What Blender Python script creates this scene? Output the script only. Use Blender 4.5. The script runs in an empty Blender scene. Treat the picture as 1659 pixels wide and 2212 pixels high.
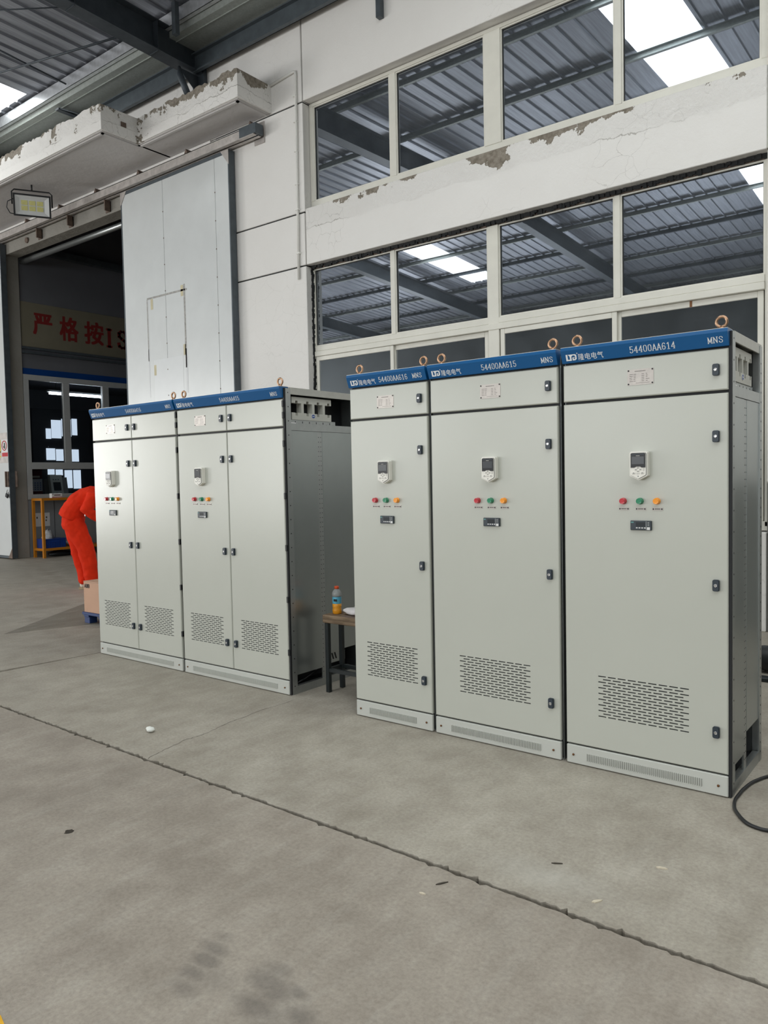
import bpy, math, random
from mathutils import Vector, Matrix

# ------------------------------------------------------------------ camera, light, exposure
SC = bpy.context.scene
COL = SC.collection
random.seed(11)

cd = bpy.data.cameras.new('camera')
cd.sensor_fit = 'HORIZONTAL'
cd.sensor_width = 36.0
cd.lens = 36.0 * 1666.97 / 1659.0
cd.clip_end = 200
cam = bpy.data.objects.new('camera', cd)
COL.objects.link(cam)
_r = Vector((0.79086895, 0.61166183, -0.01990244))
_u = Vector((-0.01188057, 0.04786012, 0.99878339))
_f = Vector((-0.61187021, 0.78967032, -0.04511797))
cam.matrix_world = Matrix(((_r.x, _u.x, -_f.x, 3.21137), (_r.y, _u.y, -_f.y, -3.80780),
                           (_r.z, _u.z, -_f.z, 1.54896), (0, 0, 0, 1)))
SC.camera = cam

W = bpy.data.worlds.new('world')
SC.world = W
W.use_nodes = True
W.node_tree.nodes['Background'].inputs[0].default_value = (0.80, 0.90, 1.0, 1)
W.node_tree.nodes['Background'].inputs[1].default_value = 1.0

SC.view_settings.view_transform = 'Standard'
SC.view_settings.look = 'None'
SC.view_settings.gamma = 1.0
SC.view_settings.use_curve_mapping = False
SC.view_settings.exposure = 0.64
SC.cycles.max_bounces = 6
SC.cycles.diffuse_bounces = 3
SC.cycles.glossy_bounces = 4
SC.cycles.adaptive_threshold = 0.025
SC.cycles.caustics_reflective = False
SC.cycles.caustics_refractive = False


def area(name, loc, rot, sx, sy, radiance, color=(1, 1, 1)):
    l = bpy.data.lights.new(name, 'AREA')
    l.shape = 'RECTANGLE'
    l.size = sx
    l.size_y = sy
    l.energy = radiance * math.pi * sx * sy
    l.color = color
    o = bpy.data.objects.new(name, l)
    COL.objects.link(o)
    o.location = loc
    o.rotation_euler = rot
    return o


R90 = math.pi / 2
DAY = (1.0, 0.985, 0.95)
# daylight through the row of windows in the hall wall behind the camera
for wx, rad in ((-11.0, 3.0), (-5.0, 2.4), (1.0, 1.8), (7.0, 1.2)):
    area('daylight_window', (wx, -15.98, 3.1), (R90, 0, 0), 4.6, 3.6, rad, DAY)
area('daylight_loading_door', (-17.0, -15.98, 2.6), (R90, 0, 0), 4.6, 4.6, 5.5, DAY)
# daylight through the open gate in the far end wall
area('daylight_gate', (-25.98, -11.9, 2.6), (R90, 0, -R90), 7.4, 5.0, 7.5, DAY)

# ------------------------------------------------------------------ node materials
MATS = {}


def srgb(r, g, b):
    def f(c):
        c /= 255.0
        return c / 12.92 if c <= 0.04045 else ((c + 0.055) / 1.055) ** 2.4
    return (f(r), f(g), f(b), 1.0)


class NT:
    def __init__(self, name):
        self.m = bpy.data.materials.new(name)
        self.m.use_nodes = True
        self.t = self.m.node_tree
        self.t.nodes.clear()
        self.out = self.t.nodes.new('ShaderNodeOutputMaterial')
        MATS[name] = self.m

    def n(self, typ, **kw):
        nd = self.t.nodes.new(typ)
        for k, v in kw.items():
            setattr(nd, k, v)
        return nd

    def l(self, a, b):
        self.t.links.new(a, b)

    def coord(self, scale=(1, 1, 1)):
        tc = self.n('ShaderNodeTexCoord')
        mp = self.n('ShaderNodeMapping')
        mp.inputs['Scale'].default_value = scale
        self.l(tc.outputs['Object'], mp.inputs['Vector'])
        return mp.outputs['Vector']

    def noise(self, vec, scale, detail=4, rough=0.55):
        nd = self.n('ShaderNodeTexNoise')
        nd.inputs['Scale'].default_value = scale
        nd.inputs['Detail'].default_value = detail
        nd.inputs['Roughness'].default_value = rough
        self.l(vec, nd.inputs['Vector'])
        return nd.outputs['Fac']

    def ramp(self, fac, stops):
        nd = self.n('ShaderNodeValToRGB')
        e = nd.color_ramp.elements
        while len(e) < len(stops):
            e.new(0.5)
        for el, (p, c) in zip(e, stops):
            el.position = p
            el.color = c if len(c) == 4 else (*c, 1)
        self.l(fac, nd.inputs['Fac'])
        return nd.outputs['Color']

    def mix(self, fac, a, b, mode='MIX'):
        nd = self.n('ShaderNodeMix', data_type='RGBA', blend_type=mode)
        for idx, v in ((0, fac), (6, a), (7, b)):
            s = nd.inputs[idx]
            if hasattr(v, 'is_output'):
                self.l(v, s)
            elif isinstance(v, (int, float)):
                s.default_value = v
            else:
                s.default_value = v if len(v) == 4 else (*v, 1)
        return nd.outputs[2]

    def math(self, op, a, b=0.0, c=None, clamp=False):
        nd = self.n('ShaderNodeMath', operation=op, use_clamp=clamp)
        for i, v in enumerate((a, b, c)):
            if v is None:
                continue
            if hasattr(v, 'is_output'):
                self.l(v, nd.inputs[i])
            else:
                nd.inputs[i].default_value = v
        return nd.outputs[0]

    def bsdf(self, color, rough=0.5, metal=0.0, spec=0.5, bump=None, bstr=0.1, bdist=0.01, coat=0.0):
        p = self.n('ShaderNodeBsdfPrincipled')
        for k, v in (('Base Color', color), ('Roughness', rough), ('Metallic', metal)):
            if hasattr(v, 'is_output'):
                self.l(v, p.inputs[k])
            elif isinstance(v, (int, float)):
                p.inputs[k].default_value = v
            else:
                p.inputs[k].default_value = v if len(v) == 4 else (*v, 1)
        p.inputs['Specular IOR Level'].default_value = spec
        p.inputs['Coat Weight'].default_value = coat
        if bump is not None:
            b = self.n('ShaderNodeBump')
            b.inputs['Strength'].default_value = bstr
            b.inputs['Distance'].default_value = bdist
            self.l(bump, b.inputs['Height'])
            self.l(b.outputs['Normal'], p.inputs['Normal'])
        self.l(p.outputs[0], self.out.inputs[0])
        return p


def plain(name, col, rough=0.5, metal=0.0, var=0.12, scale=6.0, bstr=0.0, spec=0.5, coat=0.0, fine=None):
    """solid paint / plastic / metal with a faint procedural unevenness"""
    t = NT(name)
    v = t.coord()
    n1 = t.noise(v, scale, 5)
    dark = tuple(c * (1 - var) for c in col[:3]) + (1,)
    lite = tuple(min(1, c * (1 + var)) for c in col[:3]) + (1,)
    c = t.ramp(n1, [(0.3, dark), (0.7, lite)])
    bump = t.noise(v, fine or scale * 12, 3) if bstr else None
    t.bsdf(c, rough, metal, spec, bump, bstr, 0.002, coat)
    return t.m


def emit(name, col, strength):
    t = NT(name)
    e = t.n('ShaderNodeEmission')
    e.inputs[0].default_value = col if len(col) == 4 else (*col, 1)
    e.inputs[1].default_value = strength
    t.l(e.outputs[0], t.out.inputs[0])
    return t.m


plain('paint_grey', srgb(191, 193, 184), 0.24, 0, 0.015, 2.0, 0.04, 0.5, fine=500)
plain('paint_grey_plinth', srgb(195, 197, 191), 0.32, 0, 0.02, 2.0, 0.04, 0.5, fine=500)
plain('paint_blue', srgb(4, 86, 142), 0.32, 0, 0.03, 3.0)
plain('letter_white', srgb(238, 240, 242), 0.5, 0, 0.01)
plain('gap_black', (0.006, 0.007, 0.009, 1), 0.6, 0, 0.1)
plain('handle_dark', srgb(44, 54, 64), 0.38, 0, 0.05)
plain('chrome', srgb(200, 200, 200), 0.2, 1.0, 0.03)
plain('steel_galv', srgb(172, 176, 175), 0.36, 0.85, 0.05, 20)
plain('steel_panel', srgb(166, 172, 171), 0.30, 0.85, 0.02, 8)
plain('steel_lip', srgb(188, 188, 182), 0.42, 0.6, 0.05, 20)
plain('zinc_yellow', srgb(176, 142, 116), 0.34, 1.0, 0.12, 40)
plain('bus_plastic', srgb(196, 196, 188), 0.5, 0, 0.03)
plain('keypad_white', srgb(236, 234, 226), 0.4, 0, 0.02)
plain('keypad_black', srgb(14, 16, 19), 0.22, 0, 0.05, spec=0.3)
plain('lcd_grey', srgb(48, 52, 56), 0.18, 0, 0.1, spec=0.4)
plain('key_grey', srgb(206, 204, 198), 0.5, 0, 0.03)
plain('lamp_red', srgb(190, 20, 40), 0.22, 0, 0.05, coat=0.4)
plain('lamp_green', srgb(10, 130, 90), 0.22, 0, 0.05, coat=0.4)
plain('lamp_orange', srgb(250, 155, 20), 0.22, 0, 0.05, coat=0.4)
plain('plate_steel', srgb(176, 170, 164), 0.32, 0.35, 0.06, 30)
plain('print_dark', srgb(88, 84, 80), 0.6, 0, 0.1)
plain('meter_dark', srgb(50, 58, 64), 0.4, 0, 0.05)
plain('meter_teal', srgb(90, 140, 140), 0.4, 0, 0.05)
plain('screw_brown', srgb(120, 84, 56), 0.35, 0.7, 0.1)
plain('hinge_black', srgb(24, 26, 28), 0.45, 0, 0.1)
plain('badge_blue', srgb(40, 80, 150), 0.4, 0, 0.05)
plain('steel_dark', srgb(66, 73, 80), 0.45, 0.3, 0.15, 10, 0.1)
plain('steel_frame', srgb(84, 92, 98), 0.45, 0.3, 0.15, 8, 0.1)
plain('steel_rust', srgb(112, 96, 86), 0.6, 0.3, 0.3, 14, 0.3)
plain('track_steel', srgb(190, 184, 180), 0.5, 0.4, 0.2, 9, 0.2)
plain('galv_bright', srgb(200, 203, 207), 0.34, 0.5, 0.12, 14)
plain('gutter_galv', srgb(168, 174, 170), 0.5, 0.3, 0.12, 30)
plain('door_sheet', srgb(214, 217, 217), 0.33, 0.1, 0.03, 3)
plain('tape_yellow', srgb(205, 196, 164), 0.6, 0, 0.1)
plain('tape_clear', srgb(230, 232, 234), 0.15, 0, 0.03, 8)
plain('film_gloss', srgb(222, 225, 226), 0.30, 0.05, 0.015, 6, 0.15, fine=22)
plain('tape_dirty', srgb(164, 162, 158), 0.5, 0, 0.3, 30)
plain('window_white', srgb(226, 224, 214), 0.4, 0, 0.04, 5)
plain('window_grey', srgb(178, 180, 180), 0.45, 0, 0.05, 5)
plain('caulk_black', srgb(22, 24, 26), 0.7, 0, 0.3, 60)
plain('conduit_white', srgb(236, 235, 230), 0.45, 0, 0.05)
plain('flood_black', srgb(24, 26, 30), 0.45, 0, 0.1)
plain('flood_white', srgb(214, 216, 216), 0.35, 0, 0.03)
plain('led_yellow', srgb(214, 210, 140), 0.4, 0, 0.08, 60)
plain('orange_cloth', srgb(220, 47, 16), 0.85, 0, 0.08, 9, 0.5, 0.2, fine=14)
plain('skin', srgb(222, 165, 140), 0.55, 0, 0.05)
plain('hair_black', srgb(22, 20, 20), 0.5, 0, 0.2, 60)
plain('shoe_white', srgb(222, 214, 200), 0.6, 0, 0.08, 20)
plain('shoe_sole', srgb(176, 160, 128), 0.7, 0, 0.1, 20)
plain('button_white', srgb(210, 205, 205), 0.4, 0, 0.02)
plain('carton', srgb(200, 160, 134), 0.75, 0, 0.04, 5, 0.1)
plain('carton_tape', srgb(196, 170, 130), 0.3, 0, 0.04, 5)
plain('print_black', srgb(30, 30, 30), 0.6, 0, 0.05)
plain('pallet_blue', srgb(40, 62, 112), 0.55, 0, 0.1, 8, 0.1)
plain('bench_green', srgb(24, 32, 34), 0.45, 0, 0.3, 14, 0.3)
plain('cap_orange', srgb(232, 88, 40), 0.4, 0, 0.04)
plain('juice', srgb(236, 160, 40), 0.25, 0, 0.12, 60)
plain('label_blue', srgb(90, 175, 205), 0.4, 0, 0.1, 40)
plain('cloth_white', srgb(226, 222, 222), 0.9, 0, 0.06, 30, 0.4, fine=60)
plain('cloth_brown', srgb(112, 96, 86), 0.9, 0, 0.1, 30, 0.4, fine=60)
plain('cable_black', srgb(26, 28, 30), 0.45, 0, 0.1)
plain('foam_white', srgb(226, 228, 222), 0.8, 0, 0.05, 40)
plain('leaf_tan', srgb(206, 196, 176), 0.8, 0, 0.1, 60)
plain('twig_dark', srgb(70, 64, 56), 0.8, 0, 0.1, 60)
plain('mark_yellow', srgb(232, 176, 40), 0.6, 0, 0.1, 10)
plain('table_orange', srgb(196, 124, 30), 0.45, 0, 0.08, 8)
plain('crate_blue', srgb(26, 62, 140), 0.4, 0, 0.08, 8)
plain('sign_cream', srgb(126, 121, 104), 0.6, 0, 0.05, 3)
plain('sign_red', srgb(128, 40, 38), 0.5, 0, 0.05, 3)
plain('blue_strip', srgb(8, 62, 130), 0.45, 0, 0.06, 3)
plain('paper_white', srgb(226, 226, 226), 0.7, 0, 0.03)
plain('poster_red', srgb(190, 40, 50), 0.5, 0, 0.05)
plain('poster_yellow', srgb(240, 220, 60), 0.5, 0, 0.05)
plain('maroon', srgb(96, 36, 40), 0.6, 0, 0.3, 20)
plain('panel_sheet', srgb(150, 154, 158), 0.4, 0.1, 0.03, 3)
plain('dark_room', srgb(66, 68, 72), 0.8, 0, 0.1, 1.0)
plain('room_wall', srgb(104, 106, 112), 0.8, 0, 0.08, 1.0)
plain('hall_wall', srgb(96, 99, 98), 0.7, 0, 0.05, 1.0)
plain('dado_grey', srgb(120, 120, 116), 0.7, 0, 0.15, 3.0, 0.2)
plain('bag_clear', srgb(190, 192, 196), 0.2, 0, 0.2, 30)
emit('tube_glow', (0.95, 0.98, 1.0), 40.0)
emit('lit_window', (0.85, 0.92, 1.0), 0.9)

# window glass: mirror-like coated pane over a darkened view through
t = NT('pane_glass')
fr = t.n('ShaderNodeFresnel')
fr.inputs['IOR'].default_value = 1.9
gl = t.n('ShaderNodeBsdfGlossy')
gl.inputs['Roughness'].default_value = 0.012
gl.inputs['Color'].default_value = (0.84, 0.91, 1.0, 1)
tr = t.n('ShaderNodeBsdfTransparent')
tr.inputs['Color'].default_value = (0.42, 0.46, 0.50, 1)
mx = t.n('ShaderNodeMixShader')
f2 = t.math('MULTIPLY_ADD', fr.outputs[0], 1.0, 0.42, clamp=True)
t.l(f2, mx.inputs[0])
t.l(tr.outputs[0], mx.inputs[1])
t.l(gl.outputs[0], mx.inputs[2])
du = t.n('ShaderNodeBsdfDiffuse')
du.inputs[0].default_value = (0.50, 0.56, 0.62, 1)
m2 = t.n('ShaderNodeMixShader')
t.l(t.math('MULTIPLY', t.noise(t.coord(), 2.5, 6), 0.13), m2.inputs[0])
t.l(mx.outputs[0], m2.inputs[1])
t.l(du.outputs[0], m2.inputs[2])
t.l(m2.outputs[0], t.out.inputs[0])

# plain thin glass of the office
t = NT('pane_office')
fr = t.n('ShaderNodeFresnel')
fr.inputs['IOR'].default_value = 1.5
gl = t.n('ShaderNodeBsdfGlossy')
gl.inputs['Roughness'].default_value = 0.02
tr = t.n('ShaderNodeBsdfTransparent')
tr.inputs['Color'].default_value = (0.72, 0.76, 0.80, 1)
mx = t.n('ShaderNodeMixShader')
t.l(t.math('MULTIPLY_ADD', fr.outputs[0], 1.0, t.math('MULTIPLY', t.noise(t.coord(), 3, 2), 0.04)), mx.inputs[0])
t.l(tr.outputs[0], mx.inputs[1])
t.l(gl.outputs[0], mx.inputs[2])
t.l(mx.outputs[0], t.out.inputs[0])

# clear bottle plastic
t = NT('bottle_clear')
gl = t.n('ShaderNodeBsdfGlossy')
gl.inputs['Roughness'].default_value = 0.08
tr = t.n('ShaderNodeBsdfTransparent')
tr.inputs['Color'].default_value = (0.78, 0.8, 0.8, 1)
mx = t.n('ShaderNodeMixShader')
fr = t.n('ShaderNodeFresnel')
fr.inputs['IOR'].default_value = 1.6
t.l(fr.outputs[0], mx.inputs[0])
t.l(tr.outputs[0], mx.inputs[1])
t.l(gl.outputs[0], mx.inputs[2])
df = t.n('ShaderNodeBsdfDiffuse')
df.inputs[0].default_value = (0.72, 0.74, 0.73, 1)
m3 = t.n('ShaderNodeMixShader')
m3.inputs[0].default_value = 0.38
t.l(mx.outputs[0], m3.inputs[1])
t.l(df.outputs[0], m3.inputs[2])
t.l(m3.outputs[0], t.out.inputs[0])


# fibreglass roof light glowing with the sky behind it; added strips use it too
t = NT('skylight_or_fill')
e = t.n('ShaderNodeEmission')
fib = t.noise(t.coord(), 5.0, 8, 0.7)
t.l(t.ramp(fib, [(0.25, (0.78, 0.86, 0.86)), (0.7, (1.0, 1.0, 0.97))]), e.inputs[0])
e.inputs[1].default_value = 3.6
t.l(e.outputs[0], t.out.inputs[0])

def stain_layer(t, v, c):
    """greasy boot and tyre stains near the front of the hall"""
    tc = t.n('ShaderNodeTexCoord')
    sx = t.n('ShaderNodeSeparateXYZ')
    t.l(tc.outputs['Object'], sx.inputs[0])
    wob = t.noise(v, 9, 4)
    tot = None
    for (px, py, rx, ry, k) in ((1.19, -2.14, .05, .03, .5), (1.215, -2.20, .06, .035, .8), (1.245, -2.262, .065, .035, 1), (1.27, -2.325, .06, .035, .9),
                                (1.30, -2.39, .06, .035, .6), (1.34, -2.30, .09, .06, .35), (1.47, -2.155, .06, .03, .6), (1.485, -2.215, .075, .045, 1),
                                (1.555, -2.235, .07, .06, .7), (1.60, -2.20, .05, .03, .9), (1.56, -2.315, .11, .05, .8), (1.67, -2.27, .07, .05, .7), (1.66, -2.35, .1, .05, .6)):
        dx = t.math('DIVIDE', t.math('SUBTRACT', sx.outputs[0], px), rx)
        dy = t.math('DIVIDE', t.math('SUBTRACT', sx.outputs[1], py), ry)
        d = t.math('SQRT', t.math('ADD', t.math('MULTIPLY', dx, dx), t.math('MULTIPLY', dy, dy)))
        d = t.math('ADD', d, t.math('MULTIPLY', t.math('SUBTRACT', wob, 0.5), 1.4))
        m = t.math('MULTIPLY', t.math('SUBTRACT', 1.25, d, clamp=True), k)
        tot = m if tot is None else t.math('MAXIMUM', tot, m)
    tot = t.math('MULTIPLY', t.math('MINIMUM', tot, 0.7), 0.62)
    c = t.mix(tot, c, (0.09, 0.08, 0.075))
    return c


def scuff_layer(t, mid, c):
    tc = t.n('ShaderNodeTexCoord')
    sx = t.n('ShaderNodeSeparateXYZ')
    t.l(tc.outputs['Object'], sx.inputs[0])
    # pale scuffed patch by the joint
    dx = t.math('DIVIDE', t.math('SUBTRACT', sx.outputs[0], 1.9), 0.35)
    dy = t.math('DIVIDE', t.math('SUBTRACT', sx.outputs[1], -1.14), 0.14)
    d = t.math('SQRT', t.math('ADD', t.math('MULTIPLY', dx, dx), t.math('MULTIPLY', dy, dy)))
    m = t.math('MULTIPLY', t.math('SUBTRACT', 1.0, d, clamp=True), t.math('MULTIPLY', mid, 0.6))
    c = t.mix(m, c, (0.55, 0.54, 0.5))
    return c


# worn concrete floor
def concrete(name, base, dark, lite, stains=False):
    t = NT(name)
    v = t.coord()
    big = t.noise(v, 0.9, 6, 0.6)
    mid = t.noise(v, 4.0, 8, 0.65)
    fine = t.noise(v, 60, 4, 0.7)
    swirl = t.noise(t.coord((5, 1.3, 1)), 2.2, 8, 0.7)
    c = t.ramp(big, [(0.3, dark), (0.5, base), (0.72, lite)])
    c = t.mix(0.5, c, t.ramp(mid, [(0.35, dark), (0.65, lite)]))
    c = t.mix(0.10, c, t.ramp(swirl, [(0.42, dark), (0.5, base), (0.6, (0.55, 0.53, 0.48))]))
    c = t.mix(0.55, c, t.ramp(fine, [(0.3, (0.35, 0.35, 0.35)), (0.5, (0.5, 0.5, 0.5)), (0.75, (0.66, 0.66, 0.66))]), 'OVERLAY')
    rg = t.ramp(mid, [(0.3, (0.5, 0.5, 0.5)), (0.7, (0.72, 0.72, 0.72))])
    if stains:
        c = stain_layer(t, v, c)
    else:
        c = scuff_layer(t, mid, c)
    hb = t.math('ADD', t.math('MULTIPLY', mid, 0.6), t.math('MULTIPLY', fine, 0.4))
    t.bsdf(c, rg, 0, 0.35, hb, 0.35, 0.004)


concrete('concrete', srgb(160, 153, 142), srgb(140, 132, 120), srgb(180, 174, 162))
concrete('concrete_front', srgb(154, 145, 134), srgb(135, 126, 116), srgb(171, 163, 152), True)
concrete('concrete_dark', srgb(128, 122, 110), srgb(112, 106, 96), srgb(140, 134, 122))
plain('joint_fill', srgb(56, 50, 43), 0.95, 0, 0.3, 40, 0.6)


# painted plaster: hairline cracks everywhere, flaked-off paint where the mask says
def plaster(name, zlo, zhi, amount, col=srgb(240, 238, 235), zsign=1, rough_bump=0.15, hot=(), gw=0.42):
    t = NT(name)
    v = t.coord()
    soft = t.noise(v, 1.2, 5)
    c = t.mix(0.12, col, t.ramp(soft, [(0.3, srgb(196, 190, 180)), (0.7, srgb(240, 238, 234))]))
    warp = t.n('ShaderNodeMix', data_type='VECTOR')
    nn = t.n('ShaderNodeTexNoise')
    nn.inputs['Scale'].default_value = 2.2
    nn.inputs['Detail'].default_value = 6
    t.l(v, nn.inputs['Vector'])
    warp.inputs[0].default_value = 0.32
    t.l(v, warp.inputs[4])
    t.l(nn.outputs['Color'], warp.inputs[5])
    vo = t.n('ShaderNodeTexVoronoi', feature='DISTANCE_TO_EDGE')
    vo.inputs['Scale'].default_value = 5.5
    t.l(warp.outputs[1], vo.inputs['Vector'])
    line = t.math('LESS_THAN', vo.outputs['Distance'], 0.009)
    where = t.ramp(t.noise(v, 0.8, 3), [(0.5, (0, 0, 0)), (0.62, (1, 1, 1))])
    crack = t.math('MULTIPLY', line, where)
    c = t.mix(t.math('MULTIPLY', crack, 0.30 if amount else 0.10), c, srgb(120, 114, 106))
    bump = t.noise(v, 7, 6, 0.6)
    if amount > 0:
        tc = t.n('ShaderNodeTexCoord')
        sx = t.n('ShaderNodeSeparateXYZ')
        t.l(tc.outputs['Object'], sx.inputs[0])
        g = t.math('DIVIDE', t.math('SUBTRACT', sx.outputs[2], zlo), zhi - zlo)
        fl = t.noise(v, 2.6, 9, 0.62)
        s = t.math('ADD', t.math('MULTIPLY', t.math('MINIMUM', g, 1.0), gw), fl)
        if hot:
            for (hx, hw, hk) in hot:
                dd = t.math('ABSOLUTE', t.math('DIVIDE', t.math('SUBTRACT', sx.outputs[0], hx), hw))
                s = t.math('ADD', s, t.math('MULTIPLY', t.math('SUBTRACT', 1.0, dd, clamp=True), hk))
        flake = t.math('GREATER_THAN', s, 1.02 - amount)
        rag = t.math('GREATER_THAN', s, 1.0 - amount)
        c = t.mix(flake, c, t.ramp(t.noise(v, 20, 4), [(0.3, srgb(118, 110, 98)), (0.7, srgb(160, 152, 140))]))
        edge = t.math('ADD', g, t.math('MULTIPLY', t.noise(v, 3.0, 6, 0.65), 0.5))
        old = t.math('MULTIPLY', t.math('GREATER_THAN', edge, 0.62), 0.9)
        rim = t.math('LESS_THAN', t.math('ABSOLUTE', t.math('SUBTRACT', edge, 0.62)), 0.012)
        c = t.mix(t.math('MULTIPLY', rim, t.math('MULTIPLY', where, 0.6)), c, srgb(120, 112, 100))
        bump = t.math('ADD', t.math('MULTIPLY', t.noise(v, 9, 7, 0.65), t.math('ADD', old, 0.3)), t.math('MULTIPLY', rag, -0.6))
    t.bsdf(c, 0.75, 0, 0.3, bump, 0.6 if amount else rough_bump, 0.05)


plaster('plaster', 0, 1, 0.0)
plaster('plaster_band', 4.85, 5.30, 0.10, hot=((-1.22, 0.28, 0.18), (-0.2, 1.1, 0.07)))
plaster('plaster_canopy', 6.76, 7.165, 0.32, gw=0.22)
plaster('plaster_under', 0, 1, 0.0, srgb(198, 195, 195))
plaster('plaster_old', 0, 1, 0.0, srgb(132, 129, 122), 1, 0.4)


# ribbed roof sheet with stretched galvanised streaks
t = NT('roof_sheet')
st = t.noise(t.coord((9, 0.35, 1)), 3.0, 6, 0.6)
blot = t.noise(t.coord(), 1.6, 6, 0.6)
c = t.ramp(st, [(0.3, srgb(128, 132, 142)), (0.7, srgb(166, 170, 180))])
rg = t.ramp(blot, [(0.3, (0.24, 0.24, 0.24)), (0.7, (0.30, 0.30, 0.30))])
t.bsdf(c, 0.38, 0.45, 0.5)

# sawn plank
t = NT('plank')
gr = t.noise(t.coord((2, 30, 30)), 2.0, 8, 0.6)
c = t.ramp(gr, [(0.3, srgb(84, 70, 56)), (0.5, srgb(122, 104, 84)), (0.7, srgb(152, 132, 110))])
t.bsdf(c, 0.75, 0, 0.3, gr, 0.4, 0.004)


# ------------------------------------------------------------------ mesh helpers
class MB:
    def __init__(self):
        self.v = []
        self.f = []
        self.mi = []
        self.sm = []

    def face(self, pts, m=0, s=False):
        b = len(self.v)
        self.v += [tuple(p) for p in pts]
        self.f.append(tuple(range(b, b + len(pts))))
        self.mi.append(m)
        self.sm.append(s)

    def idx(self, base, faces, m=0, s=False):
        for q in faces:
            self.f.append(tuple(base + i for i in q))
            self.mi.append(m)
            self.sm.append(s)

    def box(self, x0, x1, y0, y1, z0, z1, m=0):
        b = len(self.v)
        self.v += [(x0, y0, z0), (x1, y0, z0), (x1, y1, z0), (x0, y1, z0), (x0, y0, z1), (x1, y0, z1), (x1, y1, z1), (x0, y1, z1)]
        self.idx(b, [(0, 3, 2, 1), (4, 5, 6, 7), (0, 1, 5, 4), (1, 2, 6, 5), (2, 3, 7, 6), (3, 0, 4, 7)], m)
        return self

    def cbox(self, x0, x1, y0, y1, z0, z1, c=0.004, m=0):
        """box with chamfered edges"""
        X, Y, Z = (x0, x1), (y0, y1), (z0, z1)
        b = len(self.v)
        ids = {}
        for i in (0, 1):
            for j in (0, 1):
                for k in (0, 1):
                    sx, sy, sz = (1 - 2 * i), (1 - 2 * j), (1 - 2 * k)
                    p = (X[i], Y[j], Z[k])
                    for ax in range(3):
                        q = list(p)
                        for a2, s2 in enumerate((sx, sy, sz)):
                            if a2 != ax:
                                q[a2] += s2 * c
                        ids[(i, j, k, ax)] = len(self.v)
                        self.v.append(tuple(q))
        F = []
        for i in (0, 1):
            q = [ids[(i, 0, 0, 0)], ids[(i, 1, 0, 0)], ids[(i, 1, 1, 0)], ids[(i, 0, 1, 0)]]
            F.append(q if i else q[::-1])
            q = [ids[(0, i, 0, 1)], ids[(1, i, 0, 1)], ids[(1, i, 1, 1)], ids[(0, i, 1, 1)]]
            F.append(q[::-1] if i else q)
            q = [ids[(0, 0, i, 2)], ids[(1, 0, i, 2)], ids[(1, 1, i, 2)], ids[(0, 1, i, 2)]]
            F.append(q if i else q[::-1])
        for i in (0, 1):
            for j in (0, 1):
                q = [ids[(i, j, 0, 0)], ids[(i, j, 1, 0)], ids[(i, j, 1, 1)], ids[(i, j, 0, 1)]]
                F.append(q if (i ^ j) else q[::-1])
                q = [ids[(i, 0, j, 0)], ids[(i, 1, j, 0)], ids[(i, 1, j, 2)], ids[(i, 0, j, 2)]]
                F.append(q[::-1] if (i ^ j) else q)
                q = [ids[(0, i, j, 1)], ids[(1, i, j, 1)], ids[(1, i, j, 2)], ids[(0, i, j, 2)]]
                F.append(q if (i ^ j) else q[::-1])
        for i in (0, 1):
            for j in (0, 1):
                for k in (0, 1):
                    q = [ids[(i, j, k, 0)], ids[(i, j, k, 1)], ids[(i, j, k, 2)]]
                    F.append(q if (i + j + k) % 2 else q[::-1])
        for q in F:
            self.f.append(tuple(q))
            self.mi.append(m)
            self.sm.append(False)
        return self

    def prism(self, poly, a0, a1, axis='y', m=0, m_side=None):
        """poly: 2-d outline; axis y: (x,z) outline pushed along y; axis x: (y,z); axis z: (x,y)"""
        def P(p, a):
            return {'y': (p[0], a, p[1]), 'x': (a, p[0], p[1]), 'z': (p[0], p[1], a)}[axis]
        n = len(poly)
        b = len(self.v)
        self.v += [P(p, a0) for p in poly] + [P(p, a1) for p in poly]
        ar = sum(poly[i][0] * poly[(i + 1) % n][1] - poly[(i + 1) % n][0] * poly[i][1] for i in range(n))
        flip = (ar > 0) ^ (axis == 'y')
        A = list(range(n))
        Bq = [n + i for i in range(n)]
        self.idx(b, [A[::-1] if flip else A, Bq if flip else Bq[::-1]], m)
        sd = []
        for i in range(n):
            j = (i + 1) % n
            q = (i, j, n + j, n + i)
            sd.append(q if flip else q[::-1])
        self.idx(b, sd, m if m_side is None else m_side)
        return self

    def tube(self, path, r, seg=8, m=0, closed=False, caps=True, smooth=True):
        P = [Vector(p) for p in path]
        n = len(P)
        rr = r if isinstance(r, (list, tuple)) else [r] * n
        b = len(self.v)
        ref = Vector((0, 0, 1))
        last = None
        for i in range(n):
            if closed:
                d = P[(i + 1) % n] - P[i - 1]
            else:
                d = P[min(i + 1, n - 1)] - P[max(i - 1, 0)]
            d.normalize()
            if last is None:
                s = d.cross(ref if abs(d.z) < 0.9 else Vector((1, 0, 0))).normalized()
            else:
                s = (last - d * last.dot(d)).normalized()
            last = s
            u = d.cross(s)
            for k in range(seg):
                a = 2 * math.pi * k / seg
                self.v.append(tuple(P[i] + (s * math.cos(a) + u * math.sin(a)) * rr[i]))
        for i in range(n if closed else n - 1):
            i2 = (i + 1) % n
            for k in range(seg):
                k2 = (k + 1) % seg
                self.f.append((b + i * seg + k, b + i * seg + k2, b + i2 * seg + k2, b + i2 * seg + k))
                self.mi.append(m)
                self.sm.append(smooth)
        if caps and not closed:
            self.f.append(tuple(b + k for k in range(seg))[::-1])
            self.f.append(tuple(b + (n - 1) * seg + k for k in range(seg)))
            self.mi += [m, m]
            self.sm += [False, False]
        return self

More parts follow.
